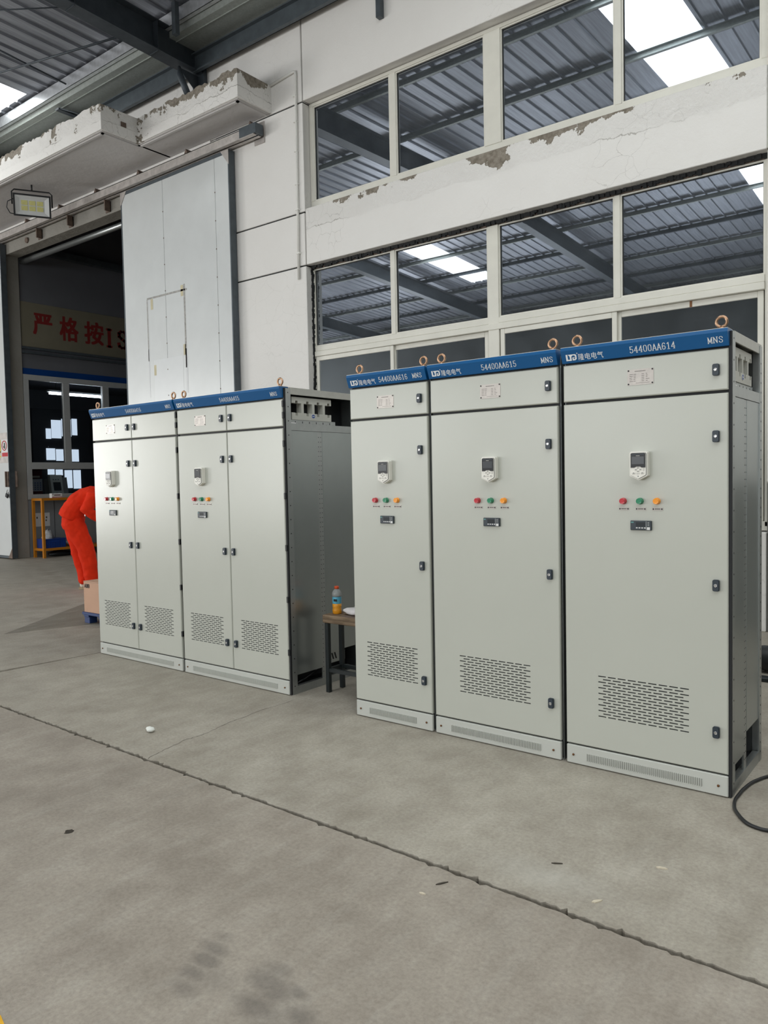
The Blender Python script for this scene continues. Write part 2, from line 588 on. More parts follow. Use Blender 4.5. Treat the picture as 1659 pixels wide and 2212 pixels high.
    def lathe(self, prof, c=(0, 0, 0), seg=20, axis='z', m=0, smooth=True):
        """prof: list of (radius, height)"""
        b = len(self.v)
        for (r, h) in prof:
            for k in range(seg):
                a = 2 * math.pi * k / seg
                x, y = r * math.cos(a), r * math.sin(a)
                p = {'z': (x, y, h), 'y': (x, -h, y), 'x': (h, x, y)}[axis]
                self.v.append((c[0] + p[0], c[1] + p[1], c[2] + p[2]))
        for i in range(len(prof) - 1):
            for k in range(seg):
                k2 = (k + 1) % seg
                self.f.append((b + i * seg + k, b + i * seg + k2, b + (i + 1) * seg + k2, b + (i + 1) * seg + k))
                self.mi.append(m)
                self.sm.append(smooth)
        self.f.append(tuple(b + k for k in range(seg))[::-1])
        self.f.append(tuple(b + (len(prof) - 1) * seg + k for k in range(seg)))
        self.mi += [m, m]
        self.sm += [False, False]
        return self

    def mesh(self, name, mats):
        me = bpy.data.meshes.new(name)
        me.from_pydata(self.v, [], self.f)
        for mm in (mats if isinstance(mats, (list, tuple)) else [mats]):
            me.materials.append(MATS[mm])
        me.polygons.foreach_set('material_index', self.mi)
        me.polygons.foreach_set('use_smooth', self.sm)
        me.update()
        return me

    def build(self, name, mats, parent=None, **kw):
        return link(name, self.mesh(name, mats), parent, **kw)


def link(name, data, parent=None, loc=None, rot=None, label=None, cat=None, group=None, kind=None):
    o = bpy.data.objects.new(name, data)
    COL.objects.link(o)
    if parent is not None:
        o.parent = parent
    if loc is not None:
        o.location = loc
    if rot is not None:
        o.rotation_euler = rot
    for k, v in (('label', label), ('category', cat), ('group', group), ('kind', kind)):
        if v:
            o[k] = v
    return o


def empty(name, loc=(0, 0, 0), rotz=0.0, **kw):
    o = link(name, None, None, loc, (0, 0, rotz), **kw)
    o.empty_display_size = 0.1
    return o


# ------------------------------------------------------------------ lettering (flat print as thin mesh)
GL = {
    '0': [[(3, 14.6), (1.9, 13), (1.5, 10), (1.5, 6), (1.9, 3), (3, 1.4), (4.5, 1), (6, 1.4), (7.1, 3), (7.5, 6), (7.5, 10), (7.1, 13), (6, 14.6), (4.5, 15), (3, 14.6)]],
    '1': [[(2, 12.5), (4.6, 15), (4.6, 1)], [(2.2, 1), (7, 1)]],
    '4': [[(6, 1), (6, 15), (1, 5), (8.2, 5)], [(4.3, 1), (7.7, 1)]],
    '5': [[(7.2, 15), (2, 15), (1.8, 8.2), (3.6, 9.4), (5.4, 9.2), (7, 7.6), (7.4, 5.2), (6.8, 2.6), (5, 1.1), (3, 1.1), (1.5, 2.4), (1.6, 3.6)]],
    '6': [[(7, 12.8), (6.4, 14.3), (4.8, 15), (3, 14), (1.9, 11.5), (1.5, 7), (1.9, 3.2), (3.1, 1.3), (4.7, 1), (6.4, 1.9), (7.4, 4), (7.2, 6.6), (6, 8.4), (4.4, 8.7), (2.6, 7.6), (1.7, 5.6)]],
    'A': [[(1, 1), (4.5, 15), (8, 1)], [(2.2, 5.4), (6.8, 5.4)], [(0, 1), (2.4, 1)], [(6.6, 1), (9, 1)]],
    'M': [[(1.4, 1), (1.4, 15), (4.5, 3), (7.6, 15), (7.6, 1)], [(0.4, 1), (2.6, 1)], [(6.4, 1), (8.8, 1)], [(0.4, 15), (1.6, 15)], [(7.6, 15), (8.8, 15)]],
    'N': [[(1.6, 1), (1.6, 15), (7.4, 1), (7.4, 15)], [(0.4, 1), (2.9, 1)], [(6, 15), (8.7, 15)], [(0.4, 15), (1.8, 15)]],
    'S': [[(7.2, 11.5), (7, 13.4), (5.4, 14.8), (3.4, 14.8), (1.8, 13), (1.9, 10.6), (3.4, 9), (5.6, 7.4), (7.2, 5.6), (7.2, 3.2), (5.8, 1.3), (3.6, 1.1), (1.9, 2.4), (1.5, 4.4)]],
    'I': [[(4.5, 1), (4.5, 15)], [(2, 1), (7, 1)], [(2, 15), (7, 15)]],
    'B': [[(1.6, 1), (1.6, 15), (5.4, 15), (7, 13.8), (7, 9.8), (5.4, 8.2), (1.6, 8.2)], [(5.4, 8.2), (7.4, 6.6), (7.4, 2.6), (5.6, 1), (1.6, 1)]],
}


def strokes(mb, lines, ox, oz, sx, sz, th, m=0, P=None):
    for ln in lines:
        for (a, b) in zip(ln[:-1], ln[1:]):
            ax, az, bx, bz = ox + a[0] * sx, oz + a[1] * sz, ox + b[0] * sx, oz + b[1] * sz
            dx, dz = bx - ax, bz - az
            L = math.hypot(dx, dz) or 1e-6
            # thick on uprights, thin on horizontals
            t = th * (0.55 + 0.45 * abs(dz) / L)
            nx, nz = -dz / L * t / 2, dx / L * t / 2
            ex, ez = dx / L * t * 0.35, dz / L * t * 0.35
            q = [(ax - ex + nx, az - ez + nz), (ax - ex - nx, az - ez - nz), (bx + ex - nx, bz + ez - nz), (bx + ex + nx, bz + ez + nz)]
            mb.face([P(*p) for p in q], m)


def stroke_text(txt, w, h, P, th=0.16, m=0, mb=None):
    """letters filling a box w by h; P maps (x, z) on the plate to 3-d"""
    mb = mb or MB()
    step = w / len(txt)
    for i, ch in enumerate(txt):
        strokes(mb, GL[ch], i * step, 0, step / 9.6, h / 16, th * h * 0.62, m, P)
    return mb


def font_text(name, txt, w, h, mat, parent, mtx, bold=0.0, label=None):
    """characters from the built-in font turned into a flat mesh, scaled to w by h"""
    cu = bpy.data.curves.new(name, 'FONT')
    cu.body = txt
    cu.offset = bold
    tmp = bpy.data.objects.new(name, cu)
    COL.objects.link(tmp)
    dg = bpy.context.evaluated_depsgraph_get()
    me = bpy.data.meshes.new_from_object(tmp.evaluated_get(dg))
    bpy.data.objects.remove(tmp)
    if not me.vertices:
        return None
    xs = [v.co.x for v in me.vertices]
    ys = [v.co.y for v in me.vertices]
    x0, x1, y0, y1 = min(xs), max(xs), min(ys), max(ys)
    for v in me.vertices:
        v.co = mtx @ Vector(((v.co.x - x0) / (x1 - x0) * w, (v.co.y - y0) / (y1 - y0) * h, 0))
    me.materials.clear()
    me.materials.append(MATS[mat])
    me.name = name
    return link(name, me, parent, label=label)

# ================================================================== THE SETTING
YW = 4.18      # face of the long wall
YB = 4.46      # its back face

# ---- floor: concrete slabs with open, chipped joints between them
floor = empty('floor', kind='structure', label='grey concrete floor slabs with chipped joints')


def joint_y(x):
    return -1.29 - 0.02 * max(-6, min(6, x))


def ragged(x0, x1, f, off, step, amp, chip, rnd):
    out = []
    x = x0
    while x < x1:
        a = rnd.uniform(-amp, amp)
        if rnd.random() < chip:
            a += math.copysign(rnd.uniform(0.006, 0.016), off)
        out.append((x, f(x) + off + a))
        x += step * rnd.uniform(0.6, 1.4)
    out.append((x1, f(x1) + off))
    return out


def slab(outline, mat='concrete', z1=0.0, z0=-0.12):
    MB().prism(outline, z0, z1, 'z').build('slab', mat, floor)


rnd = random.Random(3)
e_front = ragged(-8, 14, joint_y, -0.011, 0.022, 0.003, 0.08, rnd)
e_back = ragged(-3.22, 14, joint_y, 0.011, 0.018, 0.006, 0.22, rnd)
slab([(-26, -16), (14, -16)] + e_front[::-1] + [(-26, joint_y(-8) - 0.01)], 'concrete_front')
slab(e_back + [(14, 4.19), (-3.13 + 0.004, 4.19), (-3.13 + 0.004, 0.2)])
slab([(-26, joint_y(-8) + 0.01), (-3.30, joint_y(-3.3) + 0.01), (-3.134, 0.2), (-3.134, 4.19), (-26, 4.19)])
slab([(-26, 4.20), (14, 4.20), (14, 11), (-26, 11)])
MB().box(-26, 14, -16, 11, -0.16, -0.022).build('joint_filler', 'joint_fill', floor)
# thin wedge in a darker concrete tone, laid on the floor by the pallet
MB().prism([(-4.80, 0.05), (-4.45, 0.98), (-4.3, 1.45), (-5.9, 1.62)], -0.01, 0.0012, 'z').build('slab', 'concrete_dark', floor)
# hairline crack running from the joint to the cabinets
ck = [(-0.464, -1.27), (-0.50, -1.15), (-0.516, -1.072), (-0.545, -0.95), (-0.53, -0.86), (-0.538, -0.78), (-0.575, -0.62), (-0.58, -0.479), (-0.6, -0.3), (-0.585, -0.14), (-0.588, 0.06)]
m = MB()
pts = []
for a, b in zip(ck[:-1], ck[1:]):
    for k in range(5):
        tt = k / 5
        pts.append((a[0] + (b[0] - a[0]) * tt + rnd.uniform(-.006, .006), a[1] + (b[1] - a[1]) * tt))
for a, b in zip(pts[:-1], pts[1:]):
    wv = rnd.uniform(0.0008, 0.0022)
    m.face([(a[0] - wv, a[1], .0006), (a[0] + wv, a[1], .0006), (b[0] + wv, b[1], .0006), (b[0] - wv, b[1], .0006)])
m.build('crack', 'joint_fill', floor)
MB().prism([(0.90, -2.79), (0.965, -2.783), (1.03, -2.80), (1.0, -2.86), (0.9, -2.86)], -0.01, 0.0012, 'z').build('floor_mark', 'mark_yellow', floor)

# ---- the long wall with the door opening and the two window bands
wall = empty('wall_back', kind='structure', label='white plastered hall wall with dark panel joints')


def panel(x0, x1, z0, z1, mat='plaster', y0=YW, y1=YB, name='panel', c=0.006):
    return MB().cbox(x0, x1, y0, y1, z0, z1, c).build(name, mat, wall)


WX0, WX1 = -4.262, 1.60
for z0, z1 in ((0, 4.508), (4.528, 5.240), (5.260, 6.736), (6.757, 8.6)):
    panel(-6.2, WX0 - (0.011 if z0 > 4.5 and z0 < 5 or z0 > 6.7 else 0), z0, z1)
panel(WX0 + 0.009, WX1 + 0.0, 4.526, 5.29, 'plaster_band')
panel(WX0 + 0.009, 14, 6.756, 8.6)
panel(WX0, WX1, 0, 0.95)
for z0, z1 in ((1.43, 4.512), (4.526, 5.29), (5.296, 6.75)):
    panel(WX1 + 0.005, 14, z0, z1)
panel(WX1 + 0.005, 14, 0, 1.422, 'dado_grey', YW + 0.02)
# over the door and to its other side
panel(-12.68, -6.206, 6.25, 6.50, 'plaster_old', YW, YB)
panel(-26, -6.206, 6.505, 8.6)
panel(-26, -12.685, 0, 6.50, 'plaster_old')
# dark backing behind the panel joints
mb = MB()
mb.box(-6.1, WX0 - 0.02, YW + 0.02, YB - 0.02, 0.1, 8.5)
mb.box(WX0 - .02, 13.9, YW + 0.03, YB - 0.03, 4.56, 5.25)
mb.box(WX0 - .02, 13.9, YW + 0.03, YB - 0.03, 6.80, 8.5)
mb.box(WX1 + 0.03, 13.9, YW + 0.05, YB - 0.03, 0.1, 8.5)
mb.build('joint_backing', 'gap_black', wall)
# concrete canopy over the door
can = empty('concrete_canopy', kind='structure', label='stepped concrete canopy with flaking white paint over the sliding door')


def ragtop(x0, x1, y, z0, z1, nm):
    """front slab with an uneven broken top edge"""
    rn = random.Random(int(abs(x0) * 10))
    n = int((x1 - x0) / 0.06)
    pl = [(x0, z0), (x1, z0)] + [(x1 - (x1 - x0) * i / n, z1 + rn.uniform(-0.035, 0.012)) for i in range(n + 1)]
    return pl


MB().prism(ragtop(-7.13, -4.86, 0, 6.767, 7.165, 0), 3.54, YW, 'y').build('canopy_slab', 'plaster_canopy', can)
MB().prism(ragtop(-16.0, -7.13, 0, 6.767, 7.165, 0), 2.905, YW, 'y').build('canopy_slab', 'plaster_canopy', can)
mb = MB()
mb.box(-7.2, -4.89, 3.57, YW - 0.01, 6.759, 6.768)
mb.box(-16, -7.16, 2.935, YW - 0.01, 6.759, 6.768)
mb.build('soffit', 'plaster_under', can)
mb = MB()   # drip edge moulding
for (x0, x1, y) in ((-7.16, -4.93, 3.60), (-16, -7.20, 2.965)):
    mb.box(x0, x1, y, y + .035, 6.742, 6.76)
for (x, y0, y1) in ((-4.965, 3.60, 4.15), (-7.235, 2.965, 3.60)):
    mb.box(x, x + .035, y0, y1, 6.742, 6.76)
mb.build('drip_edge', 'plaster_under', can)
# socket hole cast into the side of the canopy
mb = MB()
mb.box(-7.128, -7.118, 3.24, 3.33, 6.92, 6.99)
mb.build('socket_hole', 'steel_rust', can)

# ---- windows
def pane(root, x0, x1, z0, z1, y=4.338):
    MB().box(x0, x1, y, y + 0.006, z0, z1).build('pane', 'pane_glass', root)


def bar(root, name, x0, x1, z0, z1, y0=4.302, y1=4.36, mat='window_white'):
    MB().cbox(x0, x1, y0, y1, z0, z1, 0.005).build(name, mat, root)


def glazing(root, xs, z0, z1, rim_b, rim_t):
    """beads round each pane"""
    for (a, b) in xs:
        mb = MB()
        g = 0.016
        mb.box(a - g, a, 4.312, 4.352, z0 - g, z1 + g).box(b, b + g, 4.312, 4.352, z0 - g, z1 + g)
        mb.box(a, b, 4.312, 4.352, z0 - g, z0).box(a, b, 4.312, 4.352, z1, z1 + g)
        mb.build('glazing_bead', 'window_white', root)
        mb = MB()
        g = 0.006
        for (p0, p1, q0, q1) in ((a, a + g, z0, z1), (b - g, b, z0, z1), (a, b, z0, z0 + g), (a, b, z1 - g, z1)):
            mb.box(p0, p1, 4.328, 4.3375, q0, q1)
        mb.build('gasket', 'gap_black', root)
        pane(root, a, b, z0, z1)


w1 = empty('window_1', (0, 0, 0), kind='structure', label='upper band of four fixed panes in white frames')
ux = [(-4.166, -2.872), (-2.741, -1.478), (-1.227, 0.092), (0.200, 1.508)]
bar(w1, 'frame', -4.255, 1.592, 5.335, 5.41)
bar(w1, 'frame', -4.255, 1.592, 6.70, 6.745)
bar(w1, 'frame', -4.255, -4.182, 5.41, 6.70)
bar(w1, 'frame', 1.524, 1.592, 5.41, 6.70)
bar(w1, 'mullion', -2.856, -2.757, 5.41, 6.70)
bar(w1, 'mullion', -1.462, -1.243, 5.41, 6.70, 4.298)
bar(w1, 'mullion', 0.108, 0.184, 5.41, 6.70)
glazing(w1, ux, 5.428, 6.682, 0, 0)

w2 = empty('window_2', (0, 0, 0), kind='structure', label='lower band of panes and sliding sashes in white frames')
lx = [(-4.222, -2.897), (-2.802, -1.462), (-1.284, 0.078), (0.176, 1.545)]
bar(w2, 'frame', -4.257, 1.594, 4.478, 4.522, mat='steel_rust')
bar(w2, 'frame', -4.257, -4.238, 1.0, 4.478)
bar(w2, 'frame', 1.561, 1.594, 1.0, 4.478)
bar(w2, 'frame', -4.257, 1.594, 0.96, 1.05)
bar(w2, 'transom', -4.238, 1.561, 3.335, 3.402, 4.296)
bar(w2, 'transom', -4.238, 1.561, 3.262, 3.333, 4.285)
bar(w2, 'mullion', -2.881, -2.818, 3.402, 4.478)
bar(w2, 'mullion', -1.446, -1.300, 1.05, 4.478, 4.295)
bar(w2, 'mullion', 0.094, 0.160, 3.402, 4.478)
glazing(w2, lx, 3.42, 4.460, 0, 0)
# sliding sashes in the lower half
for (a, b, yo) in ((-4.222, -2.86, 0.0), (-2.90, -1.462, 0.035), (-1.284, 0.12, 0.0), (0.10, 1.545, 0.035)):
    s = MB()
    y0, y1 = 4.296 + yo, 4.33 + yo
    s.cbox(a, a + 0.055, y0, y1, 1.05, 3.26, 0.004).cbox(b - 0.055, b, y0, y1, 1.05, 3.26, 0.004)
    s.cbox(a + .055, b - .055, y0, y1, 3.20, 3.26, 0.004).cbox(a + .055, b - .055, y0, y1, 1.05, 1.12, 0.004)
    s.build('sash', 'window_white', w2)
    MB().box(a + .055, b - .055, y0 + 0.014, y0 + 0.020, 1.12, 3.20).build('pane', 'pane_glass', w2)
# rust run on the sash head
MB().box(0.86, 0.885, 4.329, 4.3305, 3.2, 3.26).build('rust_streak', 'screw_brown', w2)


# black sealant squeezed out round the lower window
def sealant(path, w, parent):
    rn = random.Random(5)
    m_ = MB()
    n = 0
    for (a, b) in zip(path[:-1], path[1:]):
        A, B = Vector(a), Vector(b)
        L = (B - A).length
        k = max(2, int(L / 0.03))
        d = (B - A).normalized()
        side = Vector((0, -1, 0)).cross(d)
        for i in range(k):
            p = A + d * (L * i / k)
            q = A + d * (L * (i + 1) / k)
            w0 = w * rn.uniform(0.6, 1.5)
            sh = side * rn.uniform(-.008, .008)
            t_ = rn.uniform(0.008, 0.028)
            x0, x1 = sorted((p.x, q.x))
            z0, z1 = sorted((p.z, q.z))
            if abs(d.x) > 0.5:
                m_.box(x0 - .004, x1 + .004, p.y - t_, p.y + .01, p.z - w0 / 2 + sh.z, p.z + w0 / 2 + sh.z)
            else:
                m_.box(p.x - w0 / 2 + sh.x, p.x + w0 / 2 + sh.x, p.y - t_, p.y + .01, z0 - .004, z1 + .004)
    o = m_.build('sealant', 'caulk_black', parent)
    o['kind'] = 'stuff'


sealant([(-4.250, 4.296, 1.0), (-4.250, 4.296, 4.500)], 0.024, w2)
sealant([(-4.25, 4.294, 4.506), (1.59, 4.294, 4.506)], 0.042, w2)

# ---- back room behind the long wall
back = empty('wall_far', kind='structure', label='dim walls of the neighbouring workshop behind the door')
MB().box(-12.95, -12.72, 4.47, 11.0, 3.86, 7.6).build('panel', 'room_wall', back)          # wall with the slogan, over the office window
MB().box(-12.95, -12.72, 4.47, 11.0, 0.0, 1.22).build('panel', 'panel_sheet', back)        # sheet panelling under the office window
for k in range(4):
    MB().box(-12.722, -12.714, 5.05 + .55 * k, 5.058 + .55 * k, 0, 1.22).build('seam', 'steel_dark', back)
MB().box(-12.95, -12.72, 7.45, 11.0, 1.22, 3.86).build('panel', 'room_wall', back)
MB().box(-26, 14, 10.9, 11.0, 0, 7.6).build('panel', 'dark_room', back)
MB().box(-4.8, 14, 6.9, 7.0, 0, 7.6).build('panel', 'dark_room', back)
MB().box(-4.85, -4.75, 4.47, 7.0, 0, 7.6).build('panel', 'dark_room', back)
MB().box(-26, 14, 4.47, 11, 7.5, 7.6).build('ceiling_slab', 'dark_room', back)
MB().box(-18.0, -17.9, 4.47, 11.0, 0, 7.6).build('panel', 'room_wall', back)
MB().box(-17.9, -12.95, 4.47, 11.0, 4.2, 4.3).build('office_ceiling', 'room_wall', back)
# steel beam and services high on the slogan wall
mb = MB()
mb.box(-12.72, -12.58, 4.47, 10.9, 6.42, 6.56)
mb.build('steel_beam', 'steel_frame', back)
MB().box(-12.72, -12.66, 4.47, 10.9, 4.30, 4.345).box(-12.72, -12.67, 4.47, 10.9, 4.39, 4.43).build('cable_rail', 'steel_frame', back)
MB().box(-12.72, -12.705, 4.475, 10.9, 3.865, 3.99).build('blue_strip', 'blue_strip', back)
# round pipe under the door lintel
MB().tube([(-12.9, 4.55, 6.19), (-6.2, 4.55, 6.19)], 0.055, 14).build('lintel_pipe', 'steel_galv', back)

# ---- hall walls behind the camera
mb = MB()
for (a, b) in ((-26, -19.3), (-14.7, -13.3), (-8.7, -7.3), (-2.7, -1.3), (3.3, 4.7), (9.3, 14)):
    mb.box(a, b, -16.3, -16.0, 1.3, 4.9)
mb.box(-26, -19.3, -16.3, -16.0, 0, 1.3).box(-14.7, 14, -16.3, -16.0, 0, 1.3).box(-19.3, -14.7, -16.3, -16.0, 0, .3).box(-26, 14, -16.3, -16.0, 4.9, 9.6)
mb.build('wall_front', 'hall_wall', kind='structure')
mb = MB()
mb.box(-26.3, -26, -16, -15.6, 0, 9.6).box(-26.3, -26, -8.2, 4.2, 0, 9.6).box(-26.3, -26, -15.6, -8.2, 5.1, 9.6)
mb.build('wall_left', 'hall_wall', kind='structure')
mb = MB()
mb.box(14, 14.3, -16, 11, 0, 9.6)
mb.build('wall_right', 'hall_wall', kind='structure')

# ---- roof: ribbed sheet on purlins and rafters, translucent strips
roof = empty('ceiling', kind='structure', label='galvanised ribbed roof on dark steel rafters')
SL = 0.03


RIDGE = -6.0


def rz(y, z=8.40):
    if y >= RIDGE:
        return z + SL * (3.6 - y)
    return z + SL * (3.6 - RIDGE) - 0.050 * (RIDGE - y)


SKY = [(-21.6, -20.55), (-11.22, -10.16), (-1.40, -0.36), (2.2, 3.25), (4.6, 5.65), (7.4, 8.45), (10.0, 11.0)]  # strips at positive x are unseen, added for more light on the floor


def rib_profile(x0, x1):
    pr = []
    x = math.ceil(x0 / 0.3) * 0.3
    pr.append((x0, 0))
    while x + 0.1 < x1:
        if x > x0 + 0.02:
            pr += [(x - 0.026, 0), (x - 0.012, -0.030), (x + 0.012, -0.030), (x + 0.026, 0)]
        x += 0.3
    pr.append((x1, 0))
    return pr


def sheet(x0, x1, y0, y1, name, mat, dz=0.0):
    pr = rib_profile(x0, x1)
    mb = MB()
    if y0 < RIDGE < y1:
        sheet(x0, x1, y0, RIDGE, name, mat, dz)
        y0 = RIDGE
    for (a, b) in zip(pr[:-1], pr[1:]):
        mb.face([(a[0], y0, rz(y0) + a[1] + dz), (b[0], y0, rz(y0) + b[1] + dz), (b[0], y1, rz(y1) + b[1] + dz), (a[0], y1, rz(y1) + a[1] + dz)][::-1])
    return mb.build(name, mat, roof)


edges = [-26.0]
for a, b in SKY:
    edges += [a, b]
edges.append(14.0)
for i in range(0, len(edges), 2):
    sheet(edges[i], edges[i + 1], -16.0, 3.62, 'roof_sheet', 'roof_sheet')
for a, b in SKY:
    sheet(a, b, -16.0, -11.5, 'roof_sheet', 'roof_sheet')
    sheet(a, b, -11.5, 3.42 if a < -5 else 2.2, 'roof_or_fill_light', 'skylight_or_fill')
    sheet(a, b, 3.42 if a < -5 else 2.2, 3.62, 'roof_sheet', 'roof_sheet')
# opaque deck over the sheet so that nothing shines through the laps
MB().box(-26.2, 14.2, -16.2, 4.5, 9.6, 9.7).build('deck', 'dark_room', roof)
for y in (3.50, 1.3, -0.6, -2.6, -4.6, -6.6, -8.4, -10.25, -12.0, -13.75, -15.3):
    z = rz(y) - 0.030
    dark = y in (-10.25, -13.75)
    hh = 0.20 if y > 3 else 0.11
    mb = MB()   # C-section with lips
    mb.box(-26, 14, y, y + 0.006, z - hh, z - 0.002)
    mb.box(-26, 14, y, y + 0.065, z - hh, z - hh + 0.006)
    mb.box(-26, 14, y, y + 0.065, z - 0.008, z - 0.002)
    mb.box(-26, 14, y + 0.059, y + 0.065, z - hh + .006, z - hh + 0.025)
    mb.build('purlin', 'steel_dark' if dark else ('galv_bright' if y > 3 else 'gutter_galv'), roof)
for xr in (-24.35, -18.35, -12.35, -6.35, -0.35 + 6.0, 11.65):
    mb = MB()
    def rb(y, z):
        return z - 8.40 + rz(y)
    for (a0, a1, zb, zt) in ((xr - .12, xr + .12, 7.755, 7.77), (xr - .004, xr + .004, 7.77, 8.175), (xr - .11, xr + .11, 8.175, 8.19)):
        for (ya, yb) in ((-16.0, RIDGE), (RIDGE, 4.17)):
            b = len(mb.v)
            mb.v += [(a0, ya, rb(ya, zb)), (a1, ya, rb(ya, zb)), (a1, yb, rb(yb, zb)), (a0, yb, rb(yb, zb)),
                     (a0, ya, rb(ya, zt)), (a1, ya, rb(ya, zt)), (a1, yb, rb(yb, zt)), (a0, yb, rb(yb, zt))]
            mb.idx(b, [(0, 3, 2, 1), (4, 5, 6, 7), (0, 1, 5, 4), (1, 2, 6, 5), (2, 3, 7, 6), (3, 0, 4, 7)])
    for ys in (3.3, 2.0, -2.5):     # web stiffeners
        mb.box(xr - .105, xr + .105, ys, ys + .01, 7.745 + SL * (3.6 - ys), 8.175 + SL * (3.6 - ys))
    mb.build('rafter', 'steel_dark', roof)
    if abs(xr + 6.35) < 0.1:
        # end plate, cleats and bolt rows where the rafter meets the wall
        mb = MB()
        mb.box(xr - .13, xr + .13, 4.10, 4.16, 7.45, 8.35)
        for bz in (7.9, 8.0, 8.1):
            for bx in (-.07, .07):
                mb.tube([(xr + bx, 4.06, bz), (xr + bx, 4.10, bz)], 0.018, 6)
        mb.prism([(3.72, 7.73), (4.10, 7.73), (4.10, 7.45)], xr - .006, xr + .006, 'x')
        mb.build('end_plate', 'steel_dark', roof)
# eave beam along the wall, gutter, fly braces and tie rods
mb = MB()
mb.box(-26, 14, 3.98, 4.05, 7.74, 7.76).box(-26, 14, 4.04, 4.05, 7.74, 8.02).box(-26, 14, 3.98, 4.05, 8.0, 8.02)
mb.build('eave_beam', 'steel_frame', roof)
mb = MB()
mb.box(-26, 14, 3.585, 4.17, 8.085, 8.10).box(-26, 14, 3.585, 3.60, 8.10, 8.35).box(-26, 14, 3.70, 3.705, 8.07, 8.085)
mb.build('gutter', 'gutter_galv', roof)
for (a, b, r) in (((-9.40, 2.47, 8.12), (-6.45, 3.20, 8.08), 0.016), ((-8.6, 1.1, 8.16), (-6.45, 2.55, 8.12), 0.009), ((-8.80, 2.28, 8.22), (-8.94, 3.45, 8.20), 0.014),
                  ((-9.45, 3.62, 8.02), (-9.0, 4.1, 7.86), 0.012)):
    MB().tube([a, b], r, 8).build('tie_rod', 'steel_dark', roof)
MB().tube([(-6.16, 3.60, 7.62), (-6.15, 3.6, 7.5), (-6.0, 3.62, 7.16)], [0.02, 0.05, 0.05], 10).build('brace_pipe', 'steel_dark', roof)
MB().box(-9.55, -9.45, 3.60, 4.12, 8.0, 8.03).build('gutter_strap', 'steel_dark', roof)
MB().box(-2.89, -2.82, 4.10, 4.175, 7.33, 7.7).box(-2.95, -2.76, 4.08, 4.175, 7.7, 7.78).build('wall_bracket', 'steel_frame', roof)
MB().box(-5.98, -5.90, 3.35, 3.42, 7.9, 8.35).build('purlin_cleat', 'steel_frame', roof)

# ---- sliding doors on their track
YL = 4.05


def leaf(n, x0, x1, z0, z1, seams, label):
    d = empty('door_%d' % n, (0, 0, 0), kind='structure', label=label)
    xs = [x0 + 0.02] + list(seams) + [x1 - 0.02]
    for a, b in zip(xs[:-1], xs[1:]):
        MB().cbox(a + 0.003, b - 0.003, YL + 0.004, YL + 0.03, z0 + 0.05, z1 - 0.05, 0.003).build('door_panel', 'door_sheet', d)
    mb = MB()
    mb.box(x0, x0 + 0.05, YL + 0.012, YL + 0.115, z0, z1).box(x1 - 0.05, x1, YL + 0.012, YL + 0.115, z0, z1)
    mb.box(x0 + .05, x1 - .05, YL + 0.012, YL + 0.115, z1 - 0.06, z1).box(x0 + .05, x1 - .05, YL + 0.012, YL + 0.115, z0, z0 + 0.06)
    mb.box(x1 - 0.022, x1, YL, YL + 0.013, z0, z1).box(x0, x0 + 0.022, YL, YL + 0.013, z0, z1)
    mb.box(x0 + .022, x1 - .022, YL, YL + .013, z1 - 0.052, z1).box(x0 + .022, x1 - .022, YL, YL + .013, z0, z0 + .05)
    mb.build('door_frame', 'steel_frame', d)
    for sx_, sz_ in ((x0, z1), (x1, z1), (x0, z0), (x1, z0)):
        dx = 0.17 if sx_ == x0 else -0.17
        dz = -0.22 if sz_ == z1 else 0.22
        MB().prism([(sx_, sz_), (sx_ + dx, sz_), (sx_, sz_ + dz)], YL - 0.006, YL + 0.003, 'y').build('gusset', 'steel_rust' if sz_ == z0 else 'track_steel', d)
    mb = MB()
    for s in seams:
        z = z0 + 0.4
        while z < z1 - 0.2:
            mb.box(s - 0.008, s + 0.008, YL, YL + 0.004, z, z + 0.016)
            z += 0.42
    if seams:
        mb.build('seam_screws', 'steel_rust', d)['kind'] = 'stuff'
    return d


d1 = leaf(1, -16.2, -12.605, 0.02, 6.44, (-15.0, -13.8), 'white sliding door leaf pushed aside, with safety posters and a padlock')
d2 = leaf(2, -8.40, -5.655, 0.02, 6.44, (-7.26, -5.985), 'white panelled sliding door leaf with a taped rectangle on it')
# grubby band across the left leaf
MB().box(-16.1, -12.64, YL + 0.002, YL + 0.0045, 2.0, 2.62).build('worn_band', 'track_steel', d1)
# tape outline on the right leaf
def tape(x0, x1, z0, z1, mat, nm='tape_strip'):
    MB().box(x0, x1, YL + 0.0015, YL + 0.0045, z0, z1).build(nm, mat, d2)


tape(-7.76, -6.72, 4.555, 4.585, 'tape_dirty')
tape(-6.80, -6.765, 3.35, 4.66, 'tape_dirty')
tape(-7.765, -7.745, 3.55, 4.56, 'tape_dirty')
tape(-7.735, -7.725, 3.6, 4.55, 'tape_clear')
tape(-7.76, -7.738, 2.95, 3.75, 'tape_clear')
tape(-6.79, -6.75, 2.95, 3.65, 'tape_clear')
for (x, z) in ((-7.66, 4.38), (-6.87, 4.48), (-6.84, 3.55), (-7.62, 3.30)):
    tape(x, x + 0.06, z, z + 0.17, 'tape_yellow', 'tape_patch')
MB().box(-7.62, -6.86, YL + 0.002, YL + 0.004, 2.75, 3.55).build('film_patch', 'film_gloss', d2)
